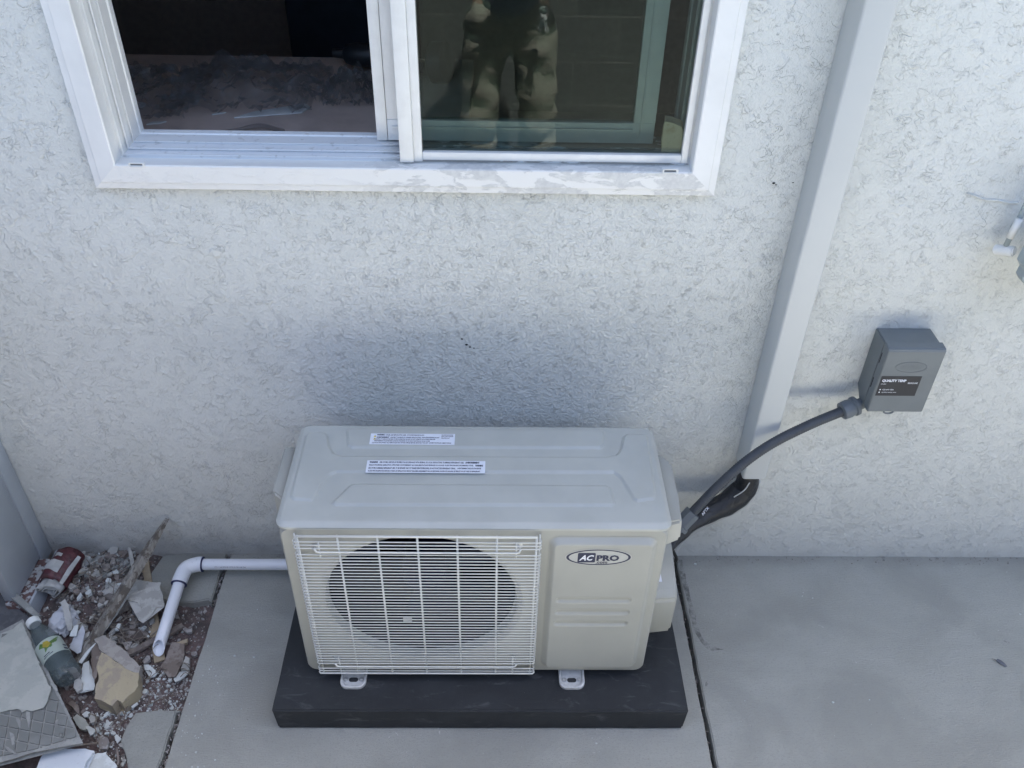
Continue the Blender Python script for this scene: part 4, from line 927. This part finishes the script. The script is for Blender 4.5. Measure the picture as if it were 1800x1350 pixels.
# white drywall pieces at the bottom
plate('drywall_piece', [(78, 1320), (100, 1316), (150, 1316), (166, 1320), (152, 1338), (144, 1366), (60, 1366), (68, 1340)], .012, .012, M['drywall'], 'flat white plasterboard piece at the bottom left edge', 'plasterboard')
plate('drywall_piece', [(152, 1345), (166, 1326), (186, 1322), (196, 1336), (206, 1346), (200, 1366), (146, 1366)], -.004, .010, M['plaster'], 'broken off-white plasterboard corner at the bottom edge beside the flat piece', 'plasterboard')
sh = [([(253, 1170), (262, 1169), (268, 1174), (277, 1180), (272, 1188), (263, 1190), (266, 1180), (255, 1178)], 'plaster', 'forked white plaster shard below the pipe mouth'),
      ([(318, 1178), (326, 1152), (333, 1156), (333, 1178)], 'paint_chip', 'upright cream flake near the slab edge'),
      ([(305, 1194), (308, 1181), (332, 1178), (330, 1184), (316, 1196), (308, 1199)], 'plaster', 'curved white plaster shard below the cream flake'),
      ([(128, 1262), (135, 1254), (150, 1264), (156, 1274), (150, 1284), (141, 1282)], 'mortar', 'grey-green stone chip beside the tile sheet'),
      ([(144, 1255), (152, 1250), (158, 1252), (155, 1259), (148, 1260)], 'plaster', 'tiny white chip above the grey-green stone'),
      ([(156, 1262), (161, 1251), (165, 1254), (170, 1268), (160, 1272)], 'paint_chip', 'pointed pale stone right of the grey-green chip'),
      ([(150, 1276), (157, 1276), (170, 1283), (164, 1290), (158, 1292), (155, 1284)], 'plaster', 'ragged white fragment under the pointed stone'),
      ([(170, 1298), (180, 1292), (190, 1298), (192, 1306), (188, 1316), (174, 1316)], 'rubble_grey', 'round flat brownish stone at the bottom of the rubble'),
      ([(201, 1294), (204, 1290), (214, 1299), (206, 1307)], 'plaster', 'white triangular chip near the lower slab'),
      ([(208, 1308), (217, 1303), (221, 1310), (218, 1315), (210, 1312)], 'paint_chip', 'small lumpy white stone near the lower slab'),
      ([(230, 1242), (241, 1234), (243, 1237), (233, 1245)], 'plaster', 'little white rectangular sliver above the lower slab'),
      ([(320, 1126), (330, 1123), (329, 1130), (309, 1133), (308, 1129)], 'lath_tan', 'tan splinter between pipe and slab edge'),
      ([(302, 1130), (325, 1132), (322, 1160), (308, 1188), (296, 1190), (282, 1172), (292, 1156)], 'chunk_brown', 'large brown flat stone beside the pipe mouth'),
      ([(320, 1098), (332, 1106), (338, 1104), (337, 1110), (328, 1112), (321, 1106)], 'rubble_grey', 'small curved grey shard above the brown stone'),
      ([(336, 1146), (345, 1144), (347, 1150), (341, 1154), (336, 1151)], 'rubble_grey', 'small pinkish stone touching the slab edge'),
      ([(250, 1162), (258, 1152), (263, 1152), (264, 1160), (254, 1167)], 'rubble_grey', 'oval grey pebble left of the pipe mouth'),
      ([(195, 1102), (220, 1096), (245, 1106), (256, 1120), (240, 1134), (222, 1140), (206, 1128)], 'brown_wood', 'dark brown round-edged wood slab behind the chunk'),
      ([(215, 1130), (232, 1128), (226, 1141), (221, 1141)], 'rubble_grey', 'small grey wedge on the dark wood slab'),
      ([(158, 984), (172, 974), (186, 976), (184, 992), (178, 1012), (170, 1006), (172, 990), (160, 996)], 'paint_chip_grey', 'bent grey shard lying against the wall corner'),
      ([(151, 991), (160, 982), (172, 984), (170, 992), (154, 997)], 'paint_chip', 'thick pale broken slab right of the wrapper'),
      ([(203, 974), (210, 970), (221, 972), (220, 977), (206, 979)], 'plaster', 'white sliver close to the wall base'),
      ([(198, 1004), (205, 1001), (209, 1006), (205, 1010), (199, 1009)], 'plaster', 'small bright white pebble in the upper rubble'),
      ([(139, 1255), (120, 1236), (128, 1232), (138, 1240)], 'chunk_brown', 'brown soil clod above the grey-green stone')]
for i, (pp, m_, lab) in enumerate(sh):
    u = sum(p[0] for p in pp)/len(pp); v = sum(p[1] for p in pp)/len(pp); q_ = at(u, v, Z_, -.01)
    zt = gz(q_.x, q_.y)+.016
    if m_ == 'brown_wood': zt = -.004
    plate('stone_chip' if m_ in ('rubble_grey', 'mortar', 'chunk_brown') else 'plaster_chip', pp, zt, .009 if m_ != 'plaster' else .004, M[m_], lab, 'chip', (random.uniform(-.15, .15), random.uniform(-.15, .15)), 'loose chips in the rubble', amp=.001)
# bottle
bt = empty('bottle', at(95, 1140, Z_, 0), 'clear plastic bottle with white cap and green and yellow label in the rubble', 'bottle')
b0 = at(58, 1093, Z_, .060); b1 = at(122, 1192, Z_, .036); bd = (b1-b0).normalized()
bm = bmesh.new(); lathe(bm, [(.0125, .0), (.0125, .012), (.0145, .022), (.026, .050), (.032, .078), (.0325, .145), (.031, .150), (.0325, .155), (.031, .161), (.0325, .167), (.0325, .195), (.028, .205)], b0, bd, 36); bmo('bottle_body', bm, M['bottle_plastic'], bt, angle=50)
bm = bmesh.new(); prf = [(.0165, 0)]; lathe(bm, [(.0150, -.006), (.0168, -.004), (.0168, .010), (.0155, .012)], b0, bd, 28); bmo('cap', bm, M['cap_white'], bt, angle=40)
bm = bmesh.new(); lathe(bm, [(.0332, .090), (.0332, .142)], b0, bd, 40, cap=False); lab = bmo('label_band', bm, M['bottle_label'], bt, smooth=True)
bs = bd.cross(Vector((0, 0, 1))).normalized(); bu = bs.cross(bd)
def patch(pts, mt, r=.0338):
    bm = bmesh.new(); c = [sum(p[0] for p in pts)/len(pts), sum(p[1] for p in pts)/len(pts)]; g_ = 5
    rows = []
    for f in [k/g_ for k in range(g_+1)]:
        rows.append([bm.verts.new(b0+bd*((c[0]-.078)*1.3+.090+(h-((c[0]-.078)*1.3+.090))*f)+(bu*math.cos(a)+bs*math.sin(a))*r) for h, a in [((p[0]-.078)*1.3+.090, c[1]+(p[1]-c[1])*f) for p in pts]])
    bmesh.ops.remove_doubles(bm, verts=rows[0], dist=1e-6)
    rows = rows[1:]; n = len(pts)
    for a_, b_ in zip(rows, rows[1:]):
        for k in range(n): bm.faces.new((a_[k], a_[(k+1) % n], b_[(k+1) % n], b_[k]))
    bm.faces.new(rows[0])
    bmo('label_art', bm, mt, lab, smooth=True)
patch([(0.0810, -.9), (0.0810, .5), (0.0880, .75), (0.0940, .35), (0.1040, .45), (0.1000, -.1), (0.0920, -.6)], M['leaf_green'])
patch([(0.0840, -.05), (0.0820, .25), (0.0910, .42), (0.0980, .15), (0.0940, -.15)], M['fruit_yellow'], .0342)
patch([(0.1020, -1.2), (0.1020, -.85), (0.1060, -.85), (0.1060, -1.2)], M['ink']); patch([(0.1100, -1.2), (0.1100, -.8), (0.1150, -.8), (0.1150, -1.2)], M['ink'])
patch([(0.1080, .2), (0.1080, .7), (0.1100, .7), (0.1100, .2)], M['ink']); patch([(0.1120, .0), (0.1120, .8), (0.1135, .8), (0.1135, .0)], M['ink'])

# loose chips nobody could count, gravel in the joints, twigs
def chipmesh(name, spots, mt, label, cat):
    bm = bmesh.new()
    for (x, y, z, s) in spots:
        k = random.randint(4, 6); a0 = random.random()*6.3; el_ = random.uniform(.35, 1); rot = random.random()*3.14; pts = []
        for j in range(k):
            a = a0+2*math.pi*j/k; rr = s*random.uniform(.7, 1.15); px_, py_ = rr*math.cos(a), rr*math.sin(a)*el_
            pts.append((x+px_*math.cos(rot)-py_*math.sin(rot), y+px_*math.sin(rot)+py_*math.cos(rot)))
        tx, ty = random.uniform(-.5, .5), random.uniform(-.5, .5); h = s*random.uniform(.25, .7)
        prism(bm, pts, lambda u, v: (u, v, z+h+(u-x)*tx+(v-y)*ty), lambda u, v: (x+(u-x)*1.05, y+(v-y)*1.05, z-.002))
    return tag(bmo(name, bm, mt, recalc=True), label, cat, kind='stuff')
def inpoly(x, y, poly): return sd_poly(np.array([x]), np.array([y]), poly)[0] < 0
def ground_poly(px): return [(p.x, p.y) for p in [at(u, v, Z_, -.02) for u, v in px]]
dirtA = ground_poly([(110, 968), (285, 985), (255, 1035), (270, 1062), (366, 1062), (348, 1160), (318, 1244), (235, 1250), (210, 1300), (222, 1360), (150, 1360), (60, 1100)])
dirtB = ground_poly([(250, 1170), (345, 1170), (312, 1246), (215, 1250), (205, 1200)]); dirtC = ground_poly([(160, 1250), (235, 1250), (212, 1300), (224, 1355), (190, 1355), (170, 1310)])
def scatter(poly, n, s0, s1, lift=0):
    xs_ = [p[0] for p in poly]; ys_ = [p[1] for p in poly]; out = []
    while len(out) < n:
        x, y = random.uniform(min(xs_), max(xs_)), random.uniform(min(ys_), max(ys_))
        if inpoly(x, y, poly): out.append((x, y, gz(x, y)+lift, s0+(s1-s0)*random.random()**2.5))
    return out
chipmesh('plaster_crumbs', scatter(dirtB, 330, .0012, .0055)+scatter(dirtC, 170, .0012, .006)+scatter(dirtA, 220, .0012, .005), M['plaster'], 'tiny white plaster crumbs scattered over the reddish soil', 'plaster crumbs')
chipmesh('gravel', scatter(dirtA, 1300, .0015, .0075)+scatter(dirtB, 250, .0015, .005), M['rubble_grey'], 'loose brown and grey grit covering the soil', 'gravel')
rg = ground_poly([(118, 985), (245, 985), (275, 1080), (262, 1150), (215, 1140), (150, 1150), (100, 1080)])
chipmesh('plaster_flakes', scatter(rg, 75, .004, .019, .012), M['paint_chip'], 'loose pale plaster flakes tossed over the rubble behind the batten', 'plaster flakes')
chipmesh('plaster_flakes', scatter(rg, 40, .003, .012, .014)+scatter(dirtB, 22, .004, .010, .004)+scatter(dirtC, 16, .004, .010, .004), M['plaster'], 'brighter white plaster flakes among the rubble and by the lower slab', 'plaster flakes')
chipmesh('wood_flakes', scatter(rg, 45, .006, .020, .010), M['grey_wood'], 'dark grey wood scraps lying among the twigs', 'wood scraps')
chipmesh('bark_chips', scatter(ground_poly([(120, 985), (245, 985), (275, 1080), (250, 1140), (150, 1150), (100, 1080)]), 210, .004, .017, .004), M['bark'], 'loose dark bark and wood chips covering the soil behind the batten', 'bark chips')
ht = ground_poly([(120, 975), (240, 975), (235, 1030), (150, 1035)])
chipmesh('rubble_heap', scatter(ht, 260, .004, .012, .0), M['paint_chip_grey'], 'heap of grey rubble crumbs in the wall corner', 'rubble')
sp_ = []
for k in range(420):
    y = random.uniform(-.9, 0); x = GX['jl']+random.uniform(-.006, .006)
    if not (-.49 < y < -.17): sp_.append((x, y, -.012+random.uniform(-.004, .003), random.uniform(.0015, .0042)))
for k in range(240):
    y = random.uniform(-.9, -.02); sp_.append((GX['jr']+.017-(-y)*.006+random.uniform(-.005, .006), y, -.022+random.uniform(-.004, .004), random.uniform(.001, .0035)))
chipmesh('joint_gravel', sp_, M['rubble_grey'], 'fine gravel filling the joints between the concrete slabs', 'gravel')
gr_ = [(random.uniform(-.70, 2.2), -abs(random.gauss(0, .012))-.003, .001, random.uniform(.0008, .0026)) for k in range(420)]
wh_ = [(random.uniform(-.68, .5), random.uniform(-.75, -.02), .0008, random.uniform(.0006, .0020)) for k in range(60)]+[(random.uniform(.6, 1.9), random.uniform(-.75, -.02), .0008, random.uniform(.0006, .0018)) for k in range(45)]
wh_ += [(GX['jl']+.02+abs(random.gauss(0, .07)), random.uniform(-.75, -.3), .0008, random.uniform(.0008, .0030)) for k in range(70)]
chipmesh('paint_specks', wh_, M['plaster'], 'tiny white plaster specks on the concrete beside the soil', 'specks')
chipmesh('grit', gr_, M['rubble_grey'], 'fine grit along the wall base and specks on the concrete', 'grit')
bm = bmesh.new()
for poly_, k in ((ground_poly([(130, 1010), (215, 1030), (200, 1130), (150, 1150), (110, 1080)]), 55), (ground_poly([(195, 1090), (280, 1090), (280, 1150), (210, 1140)]), 26), (dirtB, 26), (dirtC, 16)):
    for x, y, z, s in scatter(poly_, k, .01, .05, .008):
        a = random.random()*6.28; L = random.uniform(.02, .07); dx, dy = math.cos(a)*L/2, math.sin(a)*L/2
        tube(bm, smooth_path([(x-dx, y-dy, z+random.uniform(0, .02)), (x+random.uniform(-.008, .008), y+random.uniform(-.008, .008), z+random.uniform(.004, .03)), (x+dx, y+dy, z+random.uniform(0, .02))], 3), random.uniform(.0005, .0013), 5)
tag(bmo('twigs', bm, M['twig'], smooth=True), 'thin dry twigs and roots tangled in the rubble', 'twigs', kind='stuff')
bm = bmesh.new(); tube(bm, smooth_path([at(95, 1318, Z_, .03), at(130, 1311, Z_, .02), at(172, 1306, Z_, .0)], 5), .0022, 6); tag(bmo('twig', bm, M['twig'], smooth=True), 'long thin brown twig lying between tile sheet and white board', 'twig')
bm = bmesh.new(); tube(bm, smooth_path([at(205, 1314, Z_, -.01), at(208, 1335, Z_, -.01), at(207, 1345, Z_, -.01)], 5), .003, 6); tag(bmo('twig', bm, M['grey_wood'], smooth=True), 'short thick twig near the lower slab edge', 'twig')
# slate board under everything at far left
plate('dark_board', [(-40, 1020), (0, 1044), (62, 1094), (96, 1150), (40, 1120), (-40, 1130)], .012, .012, M['slate'], 'dark grey board between the white panel and the tile sheet', 'board', amp=.0004)

# leaf on the right slab
p = at(1758, 1164, Z_, .003); bm = bmesh.new()
o_ = [(-.016, .010), (-.006, .006), (-.002, .009), (.004, .004), (.010, -.004), (.012, -.011), (.007, -.012), (.000, -.006), (-.005, .000), (-.008, .004)]
vv = [bm.verts.new((p.x+a*1.1, p.y+b*1.1, .003+abs(noise.noise(Vector((a*90, b*90, 1))))*.006)) for a, b in o_]; bm.faces.new(vv)
lf = bmo('leaf', bm, M['leaf_dry']); m_ = lf.modifiers.new('s', 'SOLIDIFY'); m_.thickness = .0008
tag(lf, 'small curled dry leaf alone on the right-hand concrete slab', 'leaf')
sp2 = [at(u, v, Z_, .0018) for u, v in [(1196, 984), (1200, 1010), (1209, 1045), (1217, 1078), (1224, 1106), (1236, 1128), (1252, 1139), (1272, 1142)]]
q = N('stain_mark'); q.fin((.12, .12, .12), .85); q.inp(q.b, 'Alpha', q.ramp(q.noise(38, 5, .65), .35, .65, .0, .5))
sp2 = smooth_path(sp2, 6); bm = bmesh.new(); prv = None
for i, p in enumerate(sp2):
    w_ = .005+.008*abs(noise.noise(p*22)); t_ = (sp2[min(i+1, len(sp2)-1)]-sp2[max(i-1, 0)]).normalized(); n_ = Vector((-t_.y, t_.x, 0)); w_ *= min(1, (len(sp2)-i)/8)
    cur = [bm.verts.new(p+n_*w_), bm.verts.new(p-n_*w_)]
    if prv is not None: bm.faces.new((prv[0], cur[0], cur[1], prv[1]))
    prv = cur
bmo('stain', bm, M['stain_mark'], bpy.data.objects['pavement'])
for u, v, r_ in ((1360, 322, .0035), (1364, 325, .0018), (812, 596, .003), (820, 606, .004), (826, 610, .003), (833, 612, .0022), (1394, 321, .0016), (1150, 782, .0025)):
    p = at(u, v, Y_, -.0012); bm = bmesh.new(); bmesh.ops.create_icosphere(bm, subdivisions=1, radius=1)
    for w_ in bm.verts: w_.co = Vector((p.x+w_.co.x*r_, p.y+w_.co.y*.0012, p.z+w_.co.z*r_*.7))
    bmo('nail_hole', bm, M['slot_dark'], house)
bm = bmesh.new(); tube(bm, smooth_path(P3((1700, 340, -.001), (1716, 345, -.001), (1732, 351, -.001), (1752, 352, -.001), (1772, 356, -.001), (1790, 357, -.001)), 5), .0028, 6); bmo('stucco_ridge', bm, M['stucco'], house, smooth=True)
# small pebbles on the slabs
for u, v, s, lab in [(1222, 992, .004, 'small white pebble on the concrete by the wall right of the unit'), (1793, 1080, .003, 'tiny white pebble at the right edge of the concrete'), (1464, 1235, .0035, 'white paint drop on the right concrete slab'), (1048, 1307, .003, 'tiny white chip on the concrete in front of the pad')]:
    q_ = at(u, v, Z_, 0); bm = bmesh.new(); bmesh.ops.create_icosphere(bm, subdivisions=2, radius=1)
    for w_ in bm.verts: w_.co = Vector((q_.x, q_.y, s*.35))+Vector((w_.co.x*s, w_.co.y*s*.8, w_.co.z*s*.5))*(1+.3*noise.noise(w_.co*2+Vector((u, 0, 0))))
    tag(bmo('pebble', bm, M['plaster'], smooth=True), lab, 'pebble', 'white specks on the concrete')
# ================================================================ THE PHOTOGRAPHER (seen as a reflection in the pane)
def skin(name, chains, mt, parent, sub=2, root=0, post=None):
    """chains: list of [(point, radius)...]; chains share joints by equal coordinates"""
    me = bpy.data.meshes.new(name); idx = {}; vs = []; rs = []; es = []
    for ch in chains:
        prev = None
        for p, r in ch:
            key = tuple(round(c, 4) for c in p)
            if key not in idx: idx[key] = len(vs); vs.append(p); rs.append(r)
            k = idx[key]
            if prev is not None and prev != k: es.append((prev, k))
            prev = k
    me.from_pydata(vs, es, []); o = bpy.data.objects.new(name, me); COL.objects.link(o)
    m1 = o.modifiers.new('sk', 'SKIN'); m1.use_smooth_shade = True
    for i, sv in enumerate(me.skin_vertices[0].data):
        r = rs[i]; sv.radius = (r, r) if not isinstance(r, tuple) else r; sv.use_root = (i == root)
    m2 = o.modifiers.new('ss', 'SUBSURF'); m2.levels = sub; m2.render_levels = sub
    dg = bpy.context.evaluated_depsgraph_get(); dg.update()
    me2 = bpy.data.meshes.new_from_object(o.evaluated_get(dg)); bpy.data.objects.remove(o); me2.name = name
    if post:
        for v in me2.vertices: v.co = post(v.co.copy())
    return link(name, me2, mt, parent, smooth=True)
px0, py0 = .10, -2.08
pe = empty('person', (px0, py0, 0), 'person in loose khaki work trousers taking the photo, reflected in the window glass', 'person')
def Q(x, y, z): return (px0+x, py0+y, z)
hip = Q(0, 0, .98)
arms = []
for s in (-1, 1):
    wr = Q(s*.135-.048*1, .355, 1.86)
    arms.append([(Q(0, .01, 1.42), .10), (Q(s*.17, .0, 1.44), .058), (Q(s*.235, .14, 1.30), .044), (Q(s*.235, .22, 1.50), .040), (Q(s*.14-.048, .355, 1.83), .027), (Q(s*.125-.048, .385, 1.885), (.034, .018))])
body = [[(hip, .125), (Q(0, 0, 1.12), .115), (Q(0, 0, 1.28), .13), (Q(0, .01, 1.42), .10), (Q(0, .02, 1.53), .055), (Q(0, .035, 1.60), .062), (Q(0, .035, 1.68), .082), (Q(0, .03, 1.745), .062)]]+arms
for s in (-1, 1): body.append([(hip, .125), (Q(s*.10, 0, .90), .085), (Q(s*.125, .03, .52), .055), (Q(s*.14, -.01, .12), .038), (Q(s*.145, .10, .05), .034)])
bd_ = skin('body', body, M['skin'], pe)
# fingers: four fingers and a thumb per hand, closed on the edge of the phone
for s in (-1, 1):
    hx, hy_, hz = px0+s*.125-.048, py0+.385, 1.885
    fing = []
    for k, (dz, L) in enumerate(((.035, .9), (.014, 1.), (-.008, .95), (-.028, .8))):
        a = Vector((hx, hy_+.006, hz+dz*.7)); fing.append([((a.x, a.y, a.z), .0095), ((a.x+s*.002, a.y+.018*L, a.z+.004), .0088), ((a.x-s*.014*L, a.y+.030*L, a.z+.006), .008), ((a.x-s*.034*L, a.y+.026*L, a.z+.006), .007)])
    for f_ in fing: skin('finger', [f_], M['skin'], bd_, 1)
    skin('thumb', [[((hx, hy_-.010, hz-.01), .011), ((hx-s*.016, hy_-.006, hz+.012), .0098), ((hx-s*.038, hy_+.003, hz+.022), .0085)]], M['skin'], bd_, 1)
def wrinkle(co):
    n = noise.noise(Vector((co.x*9, co.y*9, co.z*16)))*.020+abs(noise.noise(Vector((co.x*16+co.z*9, co.y*14, co.z*24))))*.016
    c = Vector((px0+(.12 if co.x > px0 else -.12), py0, co.z)); d = (co-c); d.z = 0
    if d.length > 1e-4: co = co+d.normalized()*n
    return co
tr = [[(Q(0, 0, 1.03), .135), (Q(0, 0, .93), .14)]]
for s in (-1, 1): tr.append([(Q(0, 0, .93), .14), (Q(s*.105, 0, .84), .105), (Q(s*.118, .015, .66), .092), (Q(s*.125, .03, .50), .085), (Q(s*.135, .01, .30), .080), (Q(s*.14, 0, .10), .082)])
skin('trousers', tr, M['pants'], pe, 3, 0, wrinkle)
sh_ = [[(Q(0, 0, .90), .158), (Q(0, 0, 1.0), .150), (Q(0, 0, 1.12), .140), (Q(0, 0, 1.28), .15), (Q(0, .005, 1.42), .115), (Q(0, .012, 1.49), .070)]]
for s in (-1, 1): sh_.append([(Q(0, .005, 1.42), .115), (Q(s*.17, .0, 1.44), .078), (Q(s*.215, .09, 1.35), .068)])
skin('shirt', sh_, M['shirt'], pe, 2)
for s in (-1, 1):
    skin('shoe', [[(Q(s*.145, -.05, .045), .045), (Q(s*.15, .06, .045), .048), (Q(s*.155, .17, .035), .036)]], M['shoe'], pe)
hr = skin('hair', [[(Q(0, -.005, 1.66), .075), (Q(0, .005, 1.73), .085), (Q(0, .02, 1.775), .055)]], M['hair'], pe)
for s in (-1, 1):
    bm = bmesh.new(); bmesh.ops.create_uvsphere(bm, u_segments=12, v_segments=8, radius=.012)
    for v in bm.verts: v.co += Vector(Q(s*.031, .104, 1.675))
    bmo('eye', bm, M['eye'], bd_, smooth=True)
    skin('ear', [[(Q(s*.083, .025, 1.66), .012), (Q(s*.09, .02, 1.685), .014)]], M['skin'], bd_, 1)
skin('nose', [[(Q(0, .108, 1.668), .009), (Q(0, .124, 1.635), .014)]], M['skin'], bd_, 1)
skin('mouth', [[(Q(-.022, .106, 1.605), .006), (Q(0, .113, 1.606), .008), (Q(.022, .106, 1.605), .006)]], M['pants'], bd_, 1)
# keys on the belt
ky = empty('key_ring', Q(.13, .15, .9), 'bunch of metal keys hanging from the belt of the reflected person', 'keys')
bm = bmesh.new(); tube(bm, [Q(.13+.016*math.cos(t), .155, .965+.016*math.sin(t)) for t in [2*math.pi*k/16 for k in range(17)]], .0016, 6); bmo('ring', bm, M['zinc'], ky, smooth=True)
for k in range(5):
    bm = bmesh.new(); a = -.35+.17*k; d = Vector((math.sin(a), .15*(k % 2), -math.cos(a))); o_ = Vector(Q(.13, .155+.004*k, .95))
    tube(bm, [o_, o_+d*.012, o_+d*.02], [.011, .012, .004], 8); tube(bm, [o_+d*.02, o_+d*.06], .0035, 6); bmo('key', bm, M['zinc'], ky, angle=40)
# phone right behind the viewpoint
fw = CM @ Vector((0, 0, 1)); phn = bmesh.new(); box(phn, -.075, .085, -.036, .036, .010, .018, .003)
Mx = Matrix.Translation(CAM_LOC) @ CM.to_4x4()
bmesh.ops.transform(phn, matrix=Mx, verts=phn.verts); tag(bmo('smartphone', phn, M['phone'], angle=30), 'black smartphone held level in both hands of the reflected person', 'phone')
